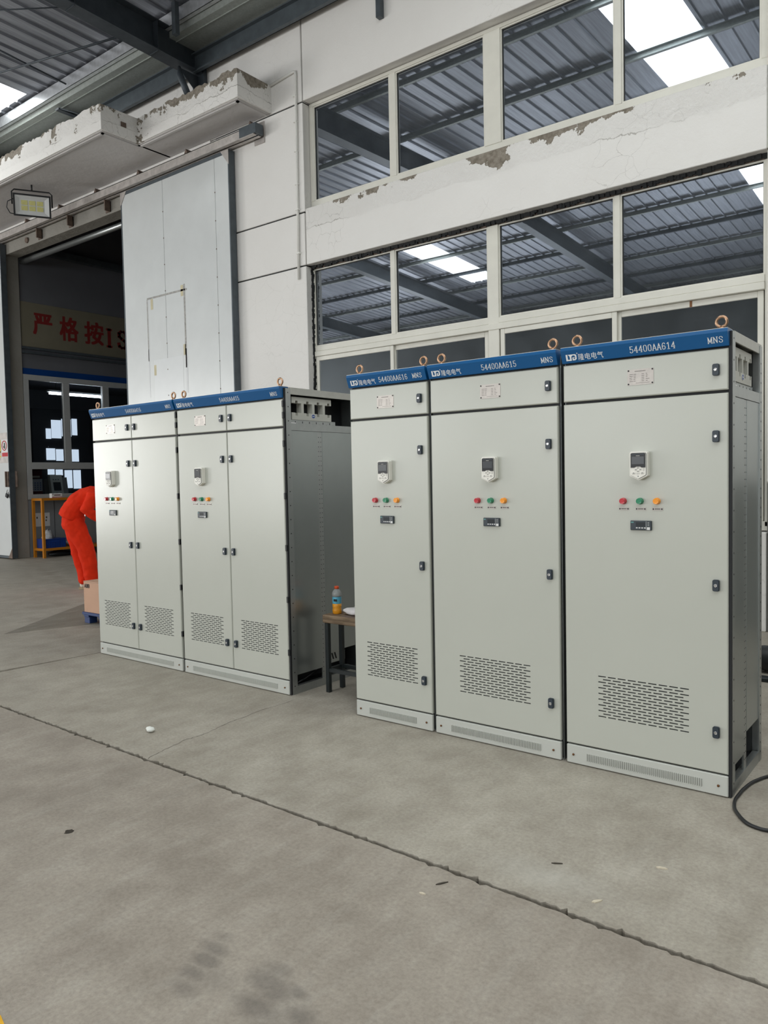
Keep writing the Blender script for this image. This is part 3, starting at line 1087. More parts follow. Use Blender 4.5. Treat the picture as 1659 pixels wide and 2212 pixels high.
# track, brackets, wall plate
trk = empty('door_track', (0, 0, 0), kind='structure', label='steel sliding door track bolted under the canopy')
mb = MB()
mb.box(-16.4, -5.03, 3.99, 4.00, 6.47, 6.60).box(-16.4, -5.03, 4.11, 4.12, 6.47, 6.60).box(-16.4, -5.03, 3.99, 4.12, 6.59, 6.60)
mb.box(-16.4, -5.03, 3.97, 4.035, 6.46, 6.47).box(-16.4, -5.03, 4.075, 4.12, 6.46, 6.47)
mb.build('rail', 'track_steel', trk)
MB().box(-5.33, -4.99, 3.975, 4.125, 6.475, 6.615).build('end_box', 'steel_frame', trk)
MB().cbox(-5.22, -5.01, 4.165, 4.182, 6.40, 6.70, 0.003).build('wall_plate', 'track_steel', trk)
for x in (-5.15, -6.6, -7.85, -9.1, -10.3, -11.5):
    MB().prism([(x - .05, 6.60), (x + .05, 6.60), (x, 6.69)], 4.02, 4.14, 'y').build('hanger', 'steel_rust', trk)
for x in (-11.25, -10.15, -8.95):
    mb = MB()
    mb.box(x - .07, x + .07, 4.165, 4.182, 6.28, 6.46).box(x + .045, x + .07, 4.06, 4.18, 6.28, 6.46)
    mb.build('bracket', 'steel_rust', trk)
MB().tube([(-11.75, 4.15, 6.36), (-11.75, 4.19, 6.36)], 0.055, 12).build('lintel_hole', 'steel_rust', wall)

# ---- office window in the neighbouring room (faces +x)
w3 = empty('window_3', (0, 0, 0), kind='structure', label='grey framed office window in the dim room beyond the door')
XO = -12.72


def obar(nm, y0, y1, z0, z1, x0=XO - 0.05, x1=XO + 0.03):
    MB().cbox(x0, x1, y0, y1, z0, z1, 0.005).build(nm, 'window_grey', w3)


obar('frame', 4.47, 7.45, 3.745, 3.86)
obar('frame', 4.47, 4.585, 1.22, 3.745)
obar('frame', 4.585, 7.45, 1.22, 1.33)
obar('transom', 4.585, 7.45, 1.865, 2.01)
obar('mullion', 5.345, 5.50, 2.01, 3.745)
obar('mullion', 6.31, 6.47, 1.33, 3.745)
obar('frame', 7.38, 7.45, 1.33, 3.745)
for (a, b, z0, z1) in ((4.585, 5.345, 2.01, 3.745), (5.50, 6.31, 2.01, 3.745), (6.47, 7.38, 2.01, 3.745), (4.585, 6.31, 1.33, 1.865), (6.47, 7.38, 1.33, 1.865)):
    MB().box(XO - 0.012, XO - 0.006, a, b, z0, z1).build('pane', 'pane_office', w3)
# far office windows, daylit from outside
for (a, b, z0, z1) in ((7.28, 7.42, 2.78, 3.06), (7.44, 7.72, 2.80, 3.30), (7.74, 8.02, 2.86, 3.34), (8.05, 8.20, 2.90, 3.36), (7.27, 7.52, 2.20, 2.52), (7.55, 7.82, 2.18, 2.50), (7.96, 8.22, 2.16, 2.50),
                       (7.29, 7.48, 1.80, 1.95), (7.52, 7.72, 1.78, 1.94), (7.78, 8.00, 1.42, 1.92), (8.04, 8.26, 1.40, 1.92)):
    MB().box(-17.0, -16.98, a, b, z0, z1).build('lit_window', 'lit_window', w3)
MB().box(-17.06, -17.0, 6.9, 8.6, 1.2, 3.6).build('lit_window_wall', 'dark_room', w3)

# ================================================================== SWITCHGEAR CABINETS
# shared meshes ------------------------------------------------------
def make_handle():
    mb = MB()
    r, hw, hh = 0.008, 0.0155, 0.0275
    out = []
    for (cx, cz, a0) in ((hw - r, hh - r, 0), (-hw + r, hh - r, 90), (-hw + r, -hh + r, 180), (hw - r, -hh + r, 270)):
        for k in range(4):
            a = math.radians(a0 + 30 * k)
            out.append((cx + r * math.cos(a), cz + r * math.sin(a)))
    inn = [(x * 0.86, z * 0.9) for x, z in out]
    mb.prism(out, -0.012, 0.0, 'y', 0)
    mb.prism(inn, -0.017, -0.0119, 'y', 0)
    ring = [(0.0065 * math.cos(a), -0.018, 0.0065 * math.sin(a)) for a in [i * math.pi / 6 for i in range(12)]]
    mb.tube(ring, 0.0016, 5, 1, closed=True)
    mb.lathe([(0.0045, 0.0), (0.0045, 0.0185)], (0, 0, 0), 10, 'y', 1)
    return mb.mesh('handle', ['handle_dark', 'chrome'])


def make_eyebolt():
    mb = MB()
    R, r = 0.0235, 0.0068
    ring = [(R * math.cos(a), 0, 0.036 + R * math.sin(a)) for a in [i * math.pi / 12 for i in range(24)]]
    mb.tube(ring, r, 8, 0, closed=True)
    mb.lathe([(0.017, 0), (0.017, 0.006), (0.010, 0.010), (0.008, 0.016)], (0, 0, 0), 14, 'z')
    return mb.mesh('eyebolt', 'zinc_yellow')


def make_keypad():
    """hand-held drive panel in its door cradle: white body, black screen half, white key half with pointed foot"""
    mb = MB()
    o = [(-.036, .068), (.036, .068), (.044, .062), (.044, -.052), (.034, -.058), (0, -.074), (-.034, -.058), (-.044, -.052), (-.044, .062)][::-1]
    mb.prism(o, -0.034, 0, 'y', 0)
    i_ = [(-.034, .060), (.034, .060), (.039, .055), (.039, -.048), (.031, -.053), (0, -.068), (-.031, -.053), (-.039, -.048), (-.039, .055)][::-1]
    mb.prism(i_, -0.0365, -0.033, 'y', 5)
    mb.prism([(x * .975, z * .985) for x, z in i_], -0.0395, -0.036, 'y', 0)
    b = [(-.036, .056), (-.031, .059), (.031, .059), (.036, .056), (.036, -.012), (.018, -.012), (.010, -.007), (-.010, -.007), (-.018, -.012), (-.036, -.012)]
    mb.prism(b, -0.042, -0.039, 'y', 1)
    mb.box(-.030, .030, -.0428, -.0418, .005, .042, 3)
    mb.box(-.031, .031, -.0430, -.0418, .050, .0535, 2)
    mb.box(-.009, .009, -.0428, -.0418, .045, .047, 4)
    for (cx, cz) in ((0, -.013), (-.011, -.0215), (.011, -.0215), (0, -.030)):
        mb.cbox(cx - .0055, cx + .0055, -.0415, -.039, cz - .004, cz + .004, .001, 4)
        mb.box(cx - .0016, cx + .0016, -.0418, -.0414, cz - .0012, cz + .0012, 1)
    for cx in (-.021, .021):
        mb.cbox(cx - .008, cx + .008, -.0415, -.039, -.044, -.036, .001, 4)
        mb.box(cx - .0026, cx + .0026, -.0418, -.0414, -.0395, -.0365, 1)
    mb.cbox(-.008, .008, -.0412, -.039, -.0435, -.0385, .001, 4)
    mb.cbox(.024, .031, -.0412, -.039, -.029, -.013, .001, 4)
    mb.box(-.0015, .0015, -.0402, -.0394, -.058, -.052, 1)
    return mb.mesh('keypad', ['keypad_white', 'keypad_black', 'handle_dark', 'lcd_grey', 'key_grey', 'gap_black'])


def make_lamp(mat):
    mb = MB()
    mb.lathe([(0.0165, 0), (0.0165, 0.004), (0.0145, 0.006), (0.0145, 0.0235), (0.0128, 0.0252), (0.0100, 0.0250)], (0, 0, 0), 26, 'y', 0, False)
    return mb.mesh('indicator_lamp', mat)


def make_lamp_label():
    mb = MB()
    mb.box(-.026, .026, -.0014, 0, -.0072, .0072, 0)
    for x in (-.0205, .0205):
        mb.lathe([(0.0036, 0), (0.0036, 0.0032)], (x, 0, 0), 8, 'y', 1)
    for k in range(4):
        x = -.0125 + k * .0068
        mb.box(x, x + .005, -.0018, -.0012, -.0026, .0030, 2)
    return mb.mesh('lamp_label', ['plate_steel', 'gap_black', 'print_dark'])


def make_meter():
    mb = MB()
    mb.cbox(-.053, .053, -.012, 0, -.024, .024, .003, 0)
    mb.prism([(-.048, -.020), (-.030, .014), (-.022, .019), (.026, .019), (.026, -.020)], -.0132, -.0118, 'y', 5)
    mb.box(-.024, .022, -.0138, -.013, -.006, .016, 1)
    for k in range(4):
        x = -.0235 + k * .0135
        mb.cbox(x, x + .009, -.0150, -.013, -.0145, -.009, .001, 2)
    mb.box(.0265, .0275, -.0138, -.012, -.021, .021, 2)
    mb.box(.031, .046, -.0132, -.0118, -.021, -.0075, 2)
    for k in range(3):
        mb.box(.034, .042, -.0130, -.0118, .000 + k * .007, .0025 + k * .007, 3)
    mb.box(-.049, -.035, -.0130, -.0118, .012, .019, 4)
    return mb.mesh('meter', ['meter_dark', 'lcd_grey', 'paper_white', 'window_grey', 'meter_teal', 'handle_dark'])


def make_nameplate():
    mb = MB()
    mb.box(-.065, .065, -.0014, 0, -.039, .039, 0)
    for x in (-.059, .059):
        for z in (-.033, .033):
            mb.lathe([(0.0038, 0), (0.0038, 0.0036)], (x, 0, z), 9, 'y', 1)
    rn = random.Random(2)
    for k in range(8):
        mb.box(-.027 + k * .0068, -.0235 + k * .0068, -.0018, -.0012, .026, .0305, 2)
    for r in range(5):
        z = .013 - r * .0085
        for (x0, wmin, wmax) in ((-.054, .010, .018), (-.034, .006, .014), (.006, .012, .014), (.027, .006, .018)):
            w_ = rn.uniform(wmin, wmax)
            mb.box(x0, x0 + w_, -.0018, -.0012, z, z + .0019, 2)
    mb.box(-.022, .045, -.0018, -.0012, -.0300, -.0288, 2)
    return mb.mesh('nameplate', ['plate_steel', 'gap_black', 'print_dark'])


def make_screw():
    mb = MB()
    mb.lathe([(0.0062, 0), (0.0062, 0.004), (0.004, 0.006)], (0, 0, 0), 8, 'y')
    return mb.mesh('screw', 'screw_brown')


def make_hinge():
    mb = MB()
    mb.cbox(-.008, .010, -.004, .016, -.022, .022, .002)
    return mb.mesh('hinge', 'hinge_black')


M_HANDLE, M_EYE, M_KEY, M_LABEL, M_METER, M_PLATE, M_SCREW, M_HINGE = (make_handle(), make_eyebolt(), make_keypad(), make_lamp_label(), make_meter(), make_nameplate(), make_screw(), make_hinge())
M_LAMPS = [make_lamp('lamp_red'), make_lamp('lamp_green'), make_lamp('lamp_orange')]


def door_mesh(x0, x1, z0, z1, vents=()):
    """sheet door with rolled edge; louvre slots are real openings"""
    mb = MB()
    c = 0.005
    a, b, p, q = x0 + c, x1 - c, z0 + c, z1 - c
    # rolled edge
    ring0 = [(a, 0, p), (b, 0, p), (b, 0, q), (a, 0, q)]
    ring1 = [(x0, c, z0), (x1, c, z0), (x1, c, z1), (x0, c, z1)]
    ring2 = [(x0, .022, z0), (x1, .022, z0), (x1, .022, z1), (x0, .022, z1)]
    for r0, r1 in ((ring0, ring1), (ring1, ring2)):
        for i in range(4):
            j = (i + 1) % 4
            mb.face([r0[i], r1[i], r1[j], r0[j]])
    mb.face(ring2)

    def R(xa, xb, za, zb):
        if xb - xa > 1e-5 and zb - za > 1e-5:
            mb.face([(xa, 0, za), (xb, 0, za), (xb, 0, zb), (xa, 0, zb)])
    if not vents:
        R(a, b, p, q)
        return mb.mesh('door', ['paint_grey', 'gap_black'])
    xs = a
    for (vx0, vx1, vz0, vz1, n) in vents:
        rows = 15
        h = 0.0058
        pitch = (vz1 - vz0 - h) / (rows - 1)
        R(xs, vx0, p, q)
        R(vx0, vx1, p, vz0)
        R(vx0, vx1, vz1, q)
        gap = 0.011
        sp = (vx1 - vx0 + gap) / n
        for r in range(rows):
            za = vz0 + r * pitch
            zb = za + h
            if r < rows - 1:
                R(vx0, vx1, zb, vz0 + (r + 1) * pitch)
            cur = vx0
            cnt = n if r % 2 == 0 else n - 1
            off = 0 if r % 2 == 0 else sp / 2
            for k in range(cnt):
                s0 = vx0 + off + k * sp
                s1 = s0 + sp - gap
                R(cur, s0, za, zb)
                mb.face([(s0, 0, zb), (s1, 0, zb), (s1, .004, zb), (s0, .004, zb)])
                mb.face([(s0, 0, za), (s0, .004, za), (s1, .004, za), (s1, 0, za)])
                cur = s1
            R(cur, vx1, za, zb)
        mb.face([(vx0, .0045, vz0), (vx1, .0045, vz0), (vx1, .0045, vz1), (vx0, .0045, vz1)], 1)
        xs = vx1
    R(xs, b, p, q)
    return mb.mesh('door', ['paint_grey', 'gap_black'])


def bus_support(root, xin, y0, y1, z0, z1, detail):
    """comb-shaped insulating busbar carrier seen in the open top compartment"""
    s = (y1 - y0)
    mb = MB()
    xa, xb = xin - 0.05, xin
    zb = z0 + (z1 - z0) * 0.31
    zt = z1 - (z1 - z0) * 0.27

    def comb(za, zb_, up):
        """bar with notches, outline in (y,z)"""
        out = []
        n = 4
        nw = s * 0.030
        dep = (zb_ - za) * 0.40
        edge = []
        for k in range(n):
            yc = y0 + s * (0.12 + 0.27 * k)
            edge += [(yc - nw, 0), (yc - nw, dep), (yc + nw, dep), (yc + nw, 0)]
        if up:
            out = [(y0, zb_)] + [(yy, zb_ - d) for yy, d in edge] + [(y1, zb_), (y1, za), (y0, za)]
        else:
            out = [(y0, za)] + [(yy, za + d) for yy, d in edge] + [(y1, za), (y1, zb_), (y0, zb_)]
        return out
    mb.prism(comb(z0, zb, True), xa, xb, 'x')
    mb.prism(comb(zt, z1, False), xa, xb, 'x')
    for k in range(3):
        yc = y0 + s * (0.265 + 0.27 * k)
        mb.box(xa, xb, yc - s * .030, yc + s * .030, zb, zt)
    o = mb.build('busbar_support', 'bus_plastic', root, label='pale comb shaped busbar support')
    mb = MB()
    mb.box(xin - .012, xin - .006, y0 - 0.02, y1 + 0.05, z0 - 0.045, z0, 0)
    for k in range(13):
        yy = y0 + 0.0 + (y1 - y0 + 0.02) * k / 12
        zz = z0 - (0.018 if k % 2 else 0.034)
        mb.box(xin - .0062, xin - .0054, yy, yy + .006, zz - .006, zz + .008, 1)
    mb.build('support_plate', ['steel_galv', 'gap_black'], root)
    if detail:
        mb = MB()
        yb = y0 + s * 0.53
        mb.lathe([(0.021, 0), (0.021, 0.0015)], (0, 0, 0), 18, 'x', 0)
        mb.lathe([(0.018, 0.0016), (0.018, 0.002)], (0, 0, 0), 18, 'x', 1)
        mb.box(.0022, .0026, -.012, .012, -.003, .003, 0)
        bd = mb.build('badge', ['paper_white', 'badge_blue'], o)
        bd.location = (xin, yb, z0 + (zb - z0) * 0.62)
        bd.scale = (1, 1, 0.75)


def cabinet(name, w, d, num, loc, rotz, split, label, open_side, num_x, num_w, mns_x, right_hinges=False, dz=0.0):
    root = empty(name, loc, rotz, label=label, cat='electrical cabinet', group='grey switchgear cabinets')
    # --- carcass
    mb = MB()
    mb.box(0.004, w - 0.004, 0.0235, 0.028, 0.012, 2.19, 1)                 # dark recess seen in the door gaps
    mb.box(0.004, 0.010, 0.028, d, 0.03, 2.17, 0)                            # left side
    mb.box(0.004, w - 0.004, d - 0.006, d, 0.03, 2.17, 0)                    # back
    mb.box(0.02, w - 0.02, 0.04, d - .02, 0.03, 0.036, 1)                    # base tray
    if not open_side:
        mb.box(w - 0.010, w - 0.004, 0.028, d, 0.03, 2.17, 0)
    else:
        mb.box(w - 0.16, w - 0.15, 0.03, d - 0.01, 0.04, 2.15, 1)            # dark inner screen
    mb.build('carcass', ['steel_panel', 'gap_black'], root)
    mb = MB()
    mb.cbox(0.0, w, 0.06, d, 2.168, 2.200, 0.002)
    mb.box(w - 0.004 if open_side else w - .008, w + 0.004 if open_side else w, 0.07, d, 2.150, 2.199)
    mb.build('top_cover', 'steel_lip', root)
    for x in (0.0, w - 0.03):
        MB().box(x, x + 0.03, 0.03, 0.07, 0, 2.17).build('post', 'steel_galv', root)
        MB().box(x, x + 0.03, d - 0.04, d, 0, 2.17).build('post', 'steel_galv', root)
    if open_side:
        X = w + 0.004
        mb = MB()
        mb.box(X - 0.004, X + 0.004, 0.022, 0.072, 0.0, 2.19, 0)
        mb.box(w - 0.005, X + 0.003, 0.008, 0.022, 0.004, 2.19, 1)
        z = 0.06
        while z < 2.17:
            mb.lathe([(0.0045, 0.0), (0.0045, 0.0046)], (X, 0.045, z), 8, 'x', 1)
            z += 0.1
        mb.build('corner_post', ['steel_galv', 'gap_black'], root)
        mb = MB()
        mb.box(X - 0.004, X + 0.003, d - 0.05, d, 0.0, 2.19, 0)
        z = 0.05
        while z < 2.15:
            mb.lathe([(0.005, 0.0), (0.005, 0.0036)], (X, d - 0.025, z), 8, 'x', 1)
            z += 0.05
        mb.build('corner_post', ['steel_galv', 'gap_black'], root)
        MB().box(X - 0.008, X + 0.002, 0.072, d - 0.05, 1.895, 1.945).build('side_rail', 'steel_galv', root)
        MB().box(X - 0.008, X + 0.002, 0.072, d - 0.05, 0.0, 0.056).box(X - .03, X - .008, 0.072, d - .05, .046, .056).build('side_rail', 'steel_galv', root)
        ym = 0.345 if d > 0.7 else 0.27
        MB().box(X - 0.010, X - 0.002, 0.076, ym, 0.135, 1.893).build('side_panel', 'steel_panel', root)
        MB().box(X - 0.010, X - 0.002, ym + .052, d - 0.05, 0.235, 1.893).build('side_panel', 'steel_panel', root)
        mb = MB()
        mb.box(X - 0.012, X - 0.0035, ym, ym + .052, 0.05, 1.893, 0)
        z = 0.1
        k = 0
        while z < 1.88:
            for yy in (ym + .014, ym + .038):
                mb.box(X - 0.0036, X - 0.0028, yy - .0028, yy + .0028, z, z + .005, 1)
            z += 0.035
        mb.build('middle_post', ['steel_galv', 'gap_black'], root)
        bus_support(root, X - 0.02, 0.105, min(0.525, d - 0.13), 1.975, 2.138, True)
        # perforated bracket low inside
        mb = MB()
        yb0 = ym + 0.08
        mb.prism([(yb0, 0.13), (d - 0.14, 0.13), (d - 0.14, 0.2), (d - 0.16, 0.25), (yb0, 0.25)], X - .06, X - .055, 'x', 0)
        for k in range(4):
            yk = yb0 + 0.012 + k * .032
            mb.prism([(yk, .205), (yk + .016, .205), (yk + .034, .155), (yk + .018, .155)], X - .0552, X - .0545, 'x', 1)
        mb.build('inner_bracket', ['steel_galv', 'gap_black'], root)
        MB().box(X - .002, X - .0005, 0.075, 0.125, 1.905, 1.952).build('rating_sticker', 'paper_white', root)
        mb = MB()
        mb.tube([(X - .05, .12, .06), (X - .05, .2, .075), (X - .06, .3, .10), (X - .05, .36, .14)], .008, 8)
        mb.build('inner_cable', 'cable_black', root)
    # --- blue header with folded face
    mb = MB()
    zb, zf, zt = 2.122, 2.184, 2.200
    yb_, yf, yt = -0.006, -0.030, -0.027
    prof = [(yb_, zb), (yf, zf), (yt, zt), (0.06, zt), (0.06, zt - .004), (0.02, zb)]
    mb.prism(prof, 0.0, w - 0.002, 'x')
    hd = mb.build('header', 'paint_blue', root)
    MB().box(0.0, w - .002, -0.026, 0.055, 2.2002, 2.2022).build('header_trim', 'steel_lip', root)

    def HP(x, s):
        """x along the header, s height up the sloping face"""
        k = s / (zf - zb)
        return (x, yb_ + (yf - yb_) * k - 0.0012, zb + s)
    th = 0.033
    mb = MB()
    s0 = 0.013
    stroke_text(num, num_w, th, lambda x, z: HP(num_x + x, s0 + z), 0.19, 0, mb)
    mb.build('number_lettering', 'letter_white', hd)
    mb = MB()
    stroke_text('MNS', 0.072, 0.029, lambda x, z: HP(mns_x + x, s0 + .002 + z), 0.20, 0, mb)
    mb.build('type_lettering', 'letter_white', hd)
    # maker's mark: L, upright, bar and open D
    lw = 0.058

    def LP(x, z):
        return HP(0.026 + x * lw, s0 - .002 + z * 0.031)
    mb = MB()
    for q in ([(0, 1), (.17, 1), (.17, .2), (0, 0)], [(0, 0), (.17, .2), (.36, .2), (.36, 0)], [(.36, 0), (.52, 0), (.52, .62), (.36, .62)], [(.36, .62), (.52, .62), (.62, .80), (.30, .80)],
              [(.30, .80), (.62, .80), (.72, .98), (.20, .98)], [(.62, .80), (.72, .98), (.88, .98), (.80, .80)], [(.80, .80), (.88, .98), (1.0, .82), (.86, .68)], [(.86, .68), (1.0, .82), (1.0, .22), (.86, .32)],
              [(.86, .32), (1.0, .22), (.86, .02), (.76, .20)], [(.60, .02), (.60, .20), (.76, .20), (.86, .02)], [(.60, .20), (.60, .50), (.72, .50), (.72, .20)], [(.60, .38), (.60, .52), (.80, .52), (.80, .38)]):
        mb.face([LP(*p) for p in q])
    a0 = 1.08
    for k in range(8):
        a, b = k * math.pi / 4, (k + 1) * math.pi / 4
        mb.face([LP(a0 + .06 * math.cos(a), 1.06 + .1 * math.sin(a)), LP(a0 + .03 * math.cos(a), 1.06 + .05 * math.sin(a)), LP(a0 + .03 * math.cos(b), 1.06 + .05 * math.sin(b)), LP(a0 + .06 * math.cos(b), 1.06 + .1 * math.sin(b))])
    mb.build('logo', 'letter_white', hd)
    sl = Vector((0, yf - yb_, zf - zb)).normalized()
    o0 = Vector(HP(0.094, s0 - .004))
    mt = Matrix(((1, 0, 0, o0.x), (0, sl.y, 0, o0.y), (0, sl.z, 0, o0.z), (0, 0, 0, 1)))
    font_text('maker_lettering', '隆电电气', 0.132, 0.034, 'letter_white', hd, mt)
    # --- doors
    parts = [(0.002, w - 0.006)] if not split else [(0.002, 0.594), (0.600, w - 0.006)]
    for k, (x0, x1) in enumerate(parts):
        right = (k == 1)
        hx = (x1 - 0.052) if not right else (x0 + 0.042)
        cx = (x0 + x1) / 2
        vw = 0.228 if not split and w > 0.7 else 0.197
        n = 9 if not split and w > 0.7 else 8
        ud = link('upper_door', door_mesh(x0, x1, 1.922, 2.112), root)
        ld = link('lower_door', door_mesh(x0, x1, 0.112, 1.908, [(cx - vw, cx + vw, 0.281, 0.497, n)]), root)
        link('handle', M_HANDLE, ud, (hx, -0.0005, 2.016))
        for z in (1.708, 1.009, 0.309):
            link('handle', M_HANDLE, ld, (hx, -0.0005, z))
        if not right:
            px = cx if w > 0.7 and not split else 0.288
            link('nameplate', M_PLATE, ud, (px, -0.0003, 2.015 - (0.0 if w < .7 or split else -0.003)))
            kx = px + 0.0
            ko = link('keypad', M_KEY, ld, (kx, -0.0005, 1.583), label='white handheld drive keypad with a black screen')
            for j, (dx, lm) in enumerate(zip((-0.085, 0.0, 0.083), M_LAMPS)):
                link('indicator_lamp', lm, ld, (kx - 0.003 + dx, -0.0005, 1.405), label=('red', 'green', 'orange')[j] + ' indicator lamp')
                link('lamp_label', M_LABEL, ld, (kx - 0.001 + dx, -0.0003, 1.366))
            link('meter', M_METER, ld, (kx + 0.002, -0.0003, 1.284), label='dark rectangular digital meter')
        if right:
            for z in (2.08, 2.03 - .03):
                link('hinge', M_HINGE, ud, (x1 + 0.0, 0.004, z))
            for z in (1.80, 1.43, 1.06, .69, .31):
                link('hinge', M_HINGE, ld, (x1, 0.004, z))
    # --- plinth
    pl = MB().cbox(0.002, w - 0.006, 0.0, 0.022, 0.004, 0.104, 0.004).build('plinth', 'paint_grey_plinth', root)
    mb = MB()
    l0, l1 = (0.113, w - 0.122)
    n = int((l1 - l0) / 0.0098)
    for k in range(n):
        x = l0 + (l1 - l0) * k / n
        mb.prism([(x, 0.0002), (x + .0012, -.0056), (x + .0034, -.0056), (x + .0060, 0.0002)], 0.031, 0.070, 'z', 0)
        mb.box(x + .0062, x + .0072, -.0003, 0.0002, 0.032, 0.069, 1)
    mb.build('louvre_strip', ['paint_grey_plinth', 'print_dark'], pl)
    for x in (0.040, w - 0.050):
        link('screw', M_SCREW, pl, (x, 0.0, 0.052))
    # --- lifting eyes
    for x in (0.072, w - 0.040):
        link('eyebolt', M_EYE, root, (x, 0.02, 2.202), (0, 0, 0.0))
    return root


cabinet('switchgear_cabinet', 0.607, 0.63, '54400AA616', (0.0, 0, 0), 0, False, 'narrow grey switchgear cabinet with blue header reading 54400AA616', False, 0.252, 0.222, 0.508)
cabinet('switchgear_cabinet', 0.819, 0.63, '54400AA615', (0.623, 0, 0), 0, False, 'grey switchgear cabinet with blue header reading 54400AA615', False, 0.361, 0.222, 0.727)
cabinet('switchgear_cabinet', 0.822, 0.63, '54400AA614', (1.467, 0, 0), 0, False, 'grey switchgear cabinet with blue header reading 54400AA614 and open busbar side', True, 0.361, 0.224, 0.729)
rb_ = math.atan(-0.0071)
cabinet('switchgear_cabinet', 1.203, 0.80, '54400AA416', (-3.1035, 0.0939, 0), rb_, True, 'double-door grey switchgear cabinet with blue header reading 54400AA416', False, 0.548, 0.222, 1.100, True)
cabinet('switchgear_cabinet', 1.199, 0.80, '54400AA415', (-1.880, 0.0852, 0), rb_, True, 'double-door grey switchgear cabinet with blue header reading 54400AA415 and open busbar side', True, 0.546, 0.222, 1.094, True)

# ================================================================== THINGS AROUND THE CABINETS
# ---- plank stool, drink bottle, rags
st = empty('work_stool', (0, 0, 0), label='plank topped work stool on dark steel legs between the cabinet rows', cat='stool')
mb = MB()
mb.cbox(-.545, -.205, .285, .485, .508, .566, .006)
mb.build('plank_top', 'plank', st)
for (x, y_) in ((-.53, .292), (-.245, .292), (-.53, .442), (-.245, .442)):
    MB().cbox(x, x + .032, y_, y_ + .032, 0, .508, .003).build('leg', 'bench_green', st)
for (y_) in (.297, .447):
    MB().box(-.50, -.243, y_, y_ + .024, .15, .176).build('stretcher', 'bench_green', st)
for x in (-.526, -.241):
    MB().box(x, x + .024, .322, .444, .15, .176).build('stretcher', 'bench_green', st)

bt = empty('juice_bottle', (-.478, .375, .566), label='orange juice bottle with red-orange cap and blue label on the stool', cat='bottle')
MB().lathe([(.028, 0), (.033, .006), (.034, .03), (.031, .042), (.034, .055), (.033, .075)], seg=24).build('juice_body', 'juice', bt)
MB().lathe([(.0325, .075), (.0332, .078), (.0332, .122), (.0325, .125)], seg=24).build('label_band', 'label_blue', bt)
MB().box(-.002, .026, -.0345, -.030, .094, .110).build('label_print', 'print_black', bt)
MB().lathe([(.033, .125), (.0345, .135), (.034, .150), (.029, .165), (.018, .177), (.0145, .182)], seg=24).build('clear_shoulder', 'bottle_clear', bt)
MB().lathe([(.0165, .182), (.0165, .199), (.015, .201)], seg=24).build('cap', 'cap_orange', bt)


def lump(name, mat, c, r, seed, parent=None, amp=0.3, **kw):
    rn = random.Random(seed)
    mb = MB()
    nu, nv = 14, 8
    b = 0
    ph = [rn.uniform(0, 6.28) for _ in range(6)]
    for j in range(nv + 1):
        th_ = math.pi * j / nv
        for i in range(nu):
            a = 2 * math.pi * i / nu
            k = 1 + amp * (math.sin(3 * a + ph[0] + 2 * th_) * .4 + math.sin(5 * a + ph[1] - 3 * th_) * .35 + math.sin(2 * a + ph[2]) * .3 + rn.uniform(-.25, .25))
            mb.v.append((c[0] + r[0] * k * math.sin(th_) * math.cos(a), c[1] + r[1] * k * math.sin(th_) * math.sin(a), max(c[2] - r[2], c[2] + r[2] * (k if j < nv / 2 else 1) * math.cos(th_))))
    for j in range(nv):
        for i in range(nu):
            i2 = (i + 1) % nu
            mb.f.append((j * nu + i, (j + 1) * nu + i, (j + 1) * nu + i2, j * nu + i2))
            mb.mi.append(0)
            mb.sm.append(True)
    return mb.build(name, mat, parent, **kw)


lump('cleaning_rag', 'cloth_white', (-.315, .375, .566 + .030), (.085, .055, .026), 4, amp=.35, label='crumpled white rag lying on the wooden stool', cat='rag')
MB().prism([(-.37, .30), (-.30, .288), (-.24, .30), (-.21, .33), (-.27, .35), (-.35, .33)], .5662, .5715, 'z').build('work_glove', 'cloth_brown', label='flat grey-brown glove at the stool edge beneath the white rag', cat='glove')

# ---- carton on pallet
pal = empty('pallet', (-4.68, .86, 0), label='blue pallet under the ABB carton', cat='pallet')
for k in range(5):
    MB().cbox(0, .74, k * .125, k * .125 + .105, .092, .122, .003).build('deck_board', 'pallet_blue', pal)
for x in (.03, .32, .61):
    MB().cbox(x, x + .10, 0, .605, .072, .092, .003).build('bearer', 'pallet_blue', pal)
    for y_ in (.01, .255, .50):
        MB().cbox(x, x + .10, y_, y_ + .095, 0, .072, .004).build('foot', 'pallet_blue', pal)
bx_ = empty('cardboard_box', (-4.655, .875, .122), label='brown cardboard box marked ABB on the blue pallet', cat='box')
MB().cbox(0, .60, 0, .46, 0, .345, .003).build('carton_body', 'carton', bx_)
MB().box(0, .60, .205, .255, .3448, .3456).build('packing_tape', 'carton_tape', bx_)
MB().box(.0, .60, -.0006, .0002, .335, .337).build('flap_seam', 'print_dark', bx_)
mb = MB()
for i, ch in enumerate('ABB'):
    strokes(mb, GL[ch] if ch == 'B' else [[(1, 1), (4.5, 15), (8, 1)], [(2.2, 5), (6.8, 5)]], .018 + i * .034, .272, .0038, .0026, .012, 0, lambda x, z: (x, -.0008, z))
mb.build('lettering', 'print_black', bx_)

# ---- conduit on the wall
cn = empty('conduit_pipe', (-4.38, YW, 4.34), label='thin white conduit running down the wall beside the windows', cat='pipe')
MB().tube([(-4.86 + 4.38, -.02, 2.80), (-4.40 + 4.38, -.02, 2.845), (-4.366 + 4.38, -.02, 2.845 - .01), (-4.36 + 4.38, -.02, 2.80), (-4.372 + 4.38, -.02, 1.6), (-4.39 + 4.38, -.02, 0.0)], .019, 10).build('tube', 'conduit_white', cn)
for z in (.35, .95, 1.30, 1.75, 2.15, 2.5):
    MB().box(-.028, .030, -.043, 0, z, z + .02).build('clip', 'conduit_white', cn)

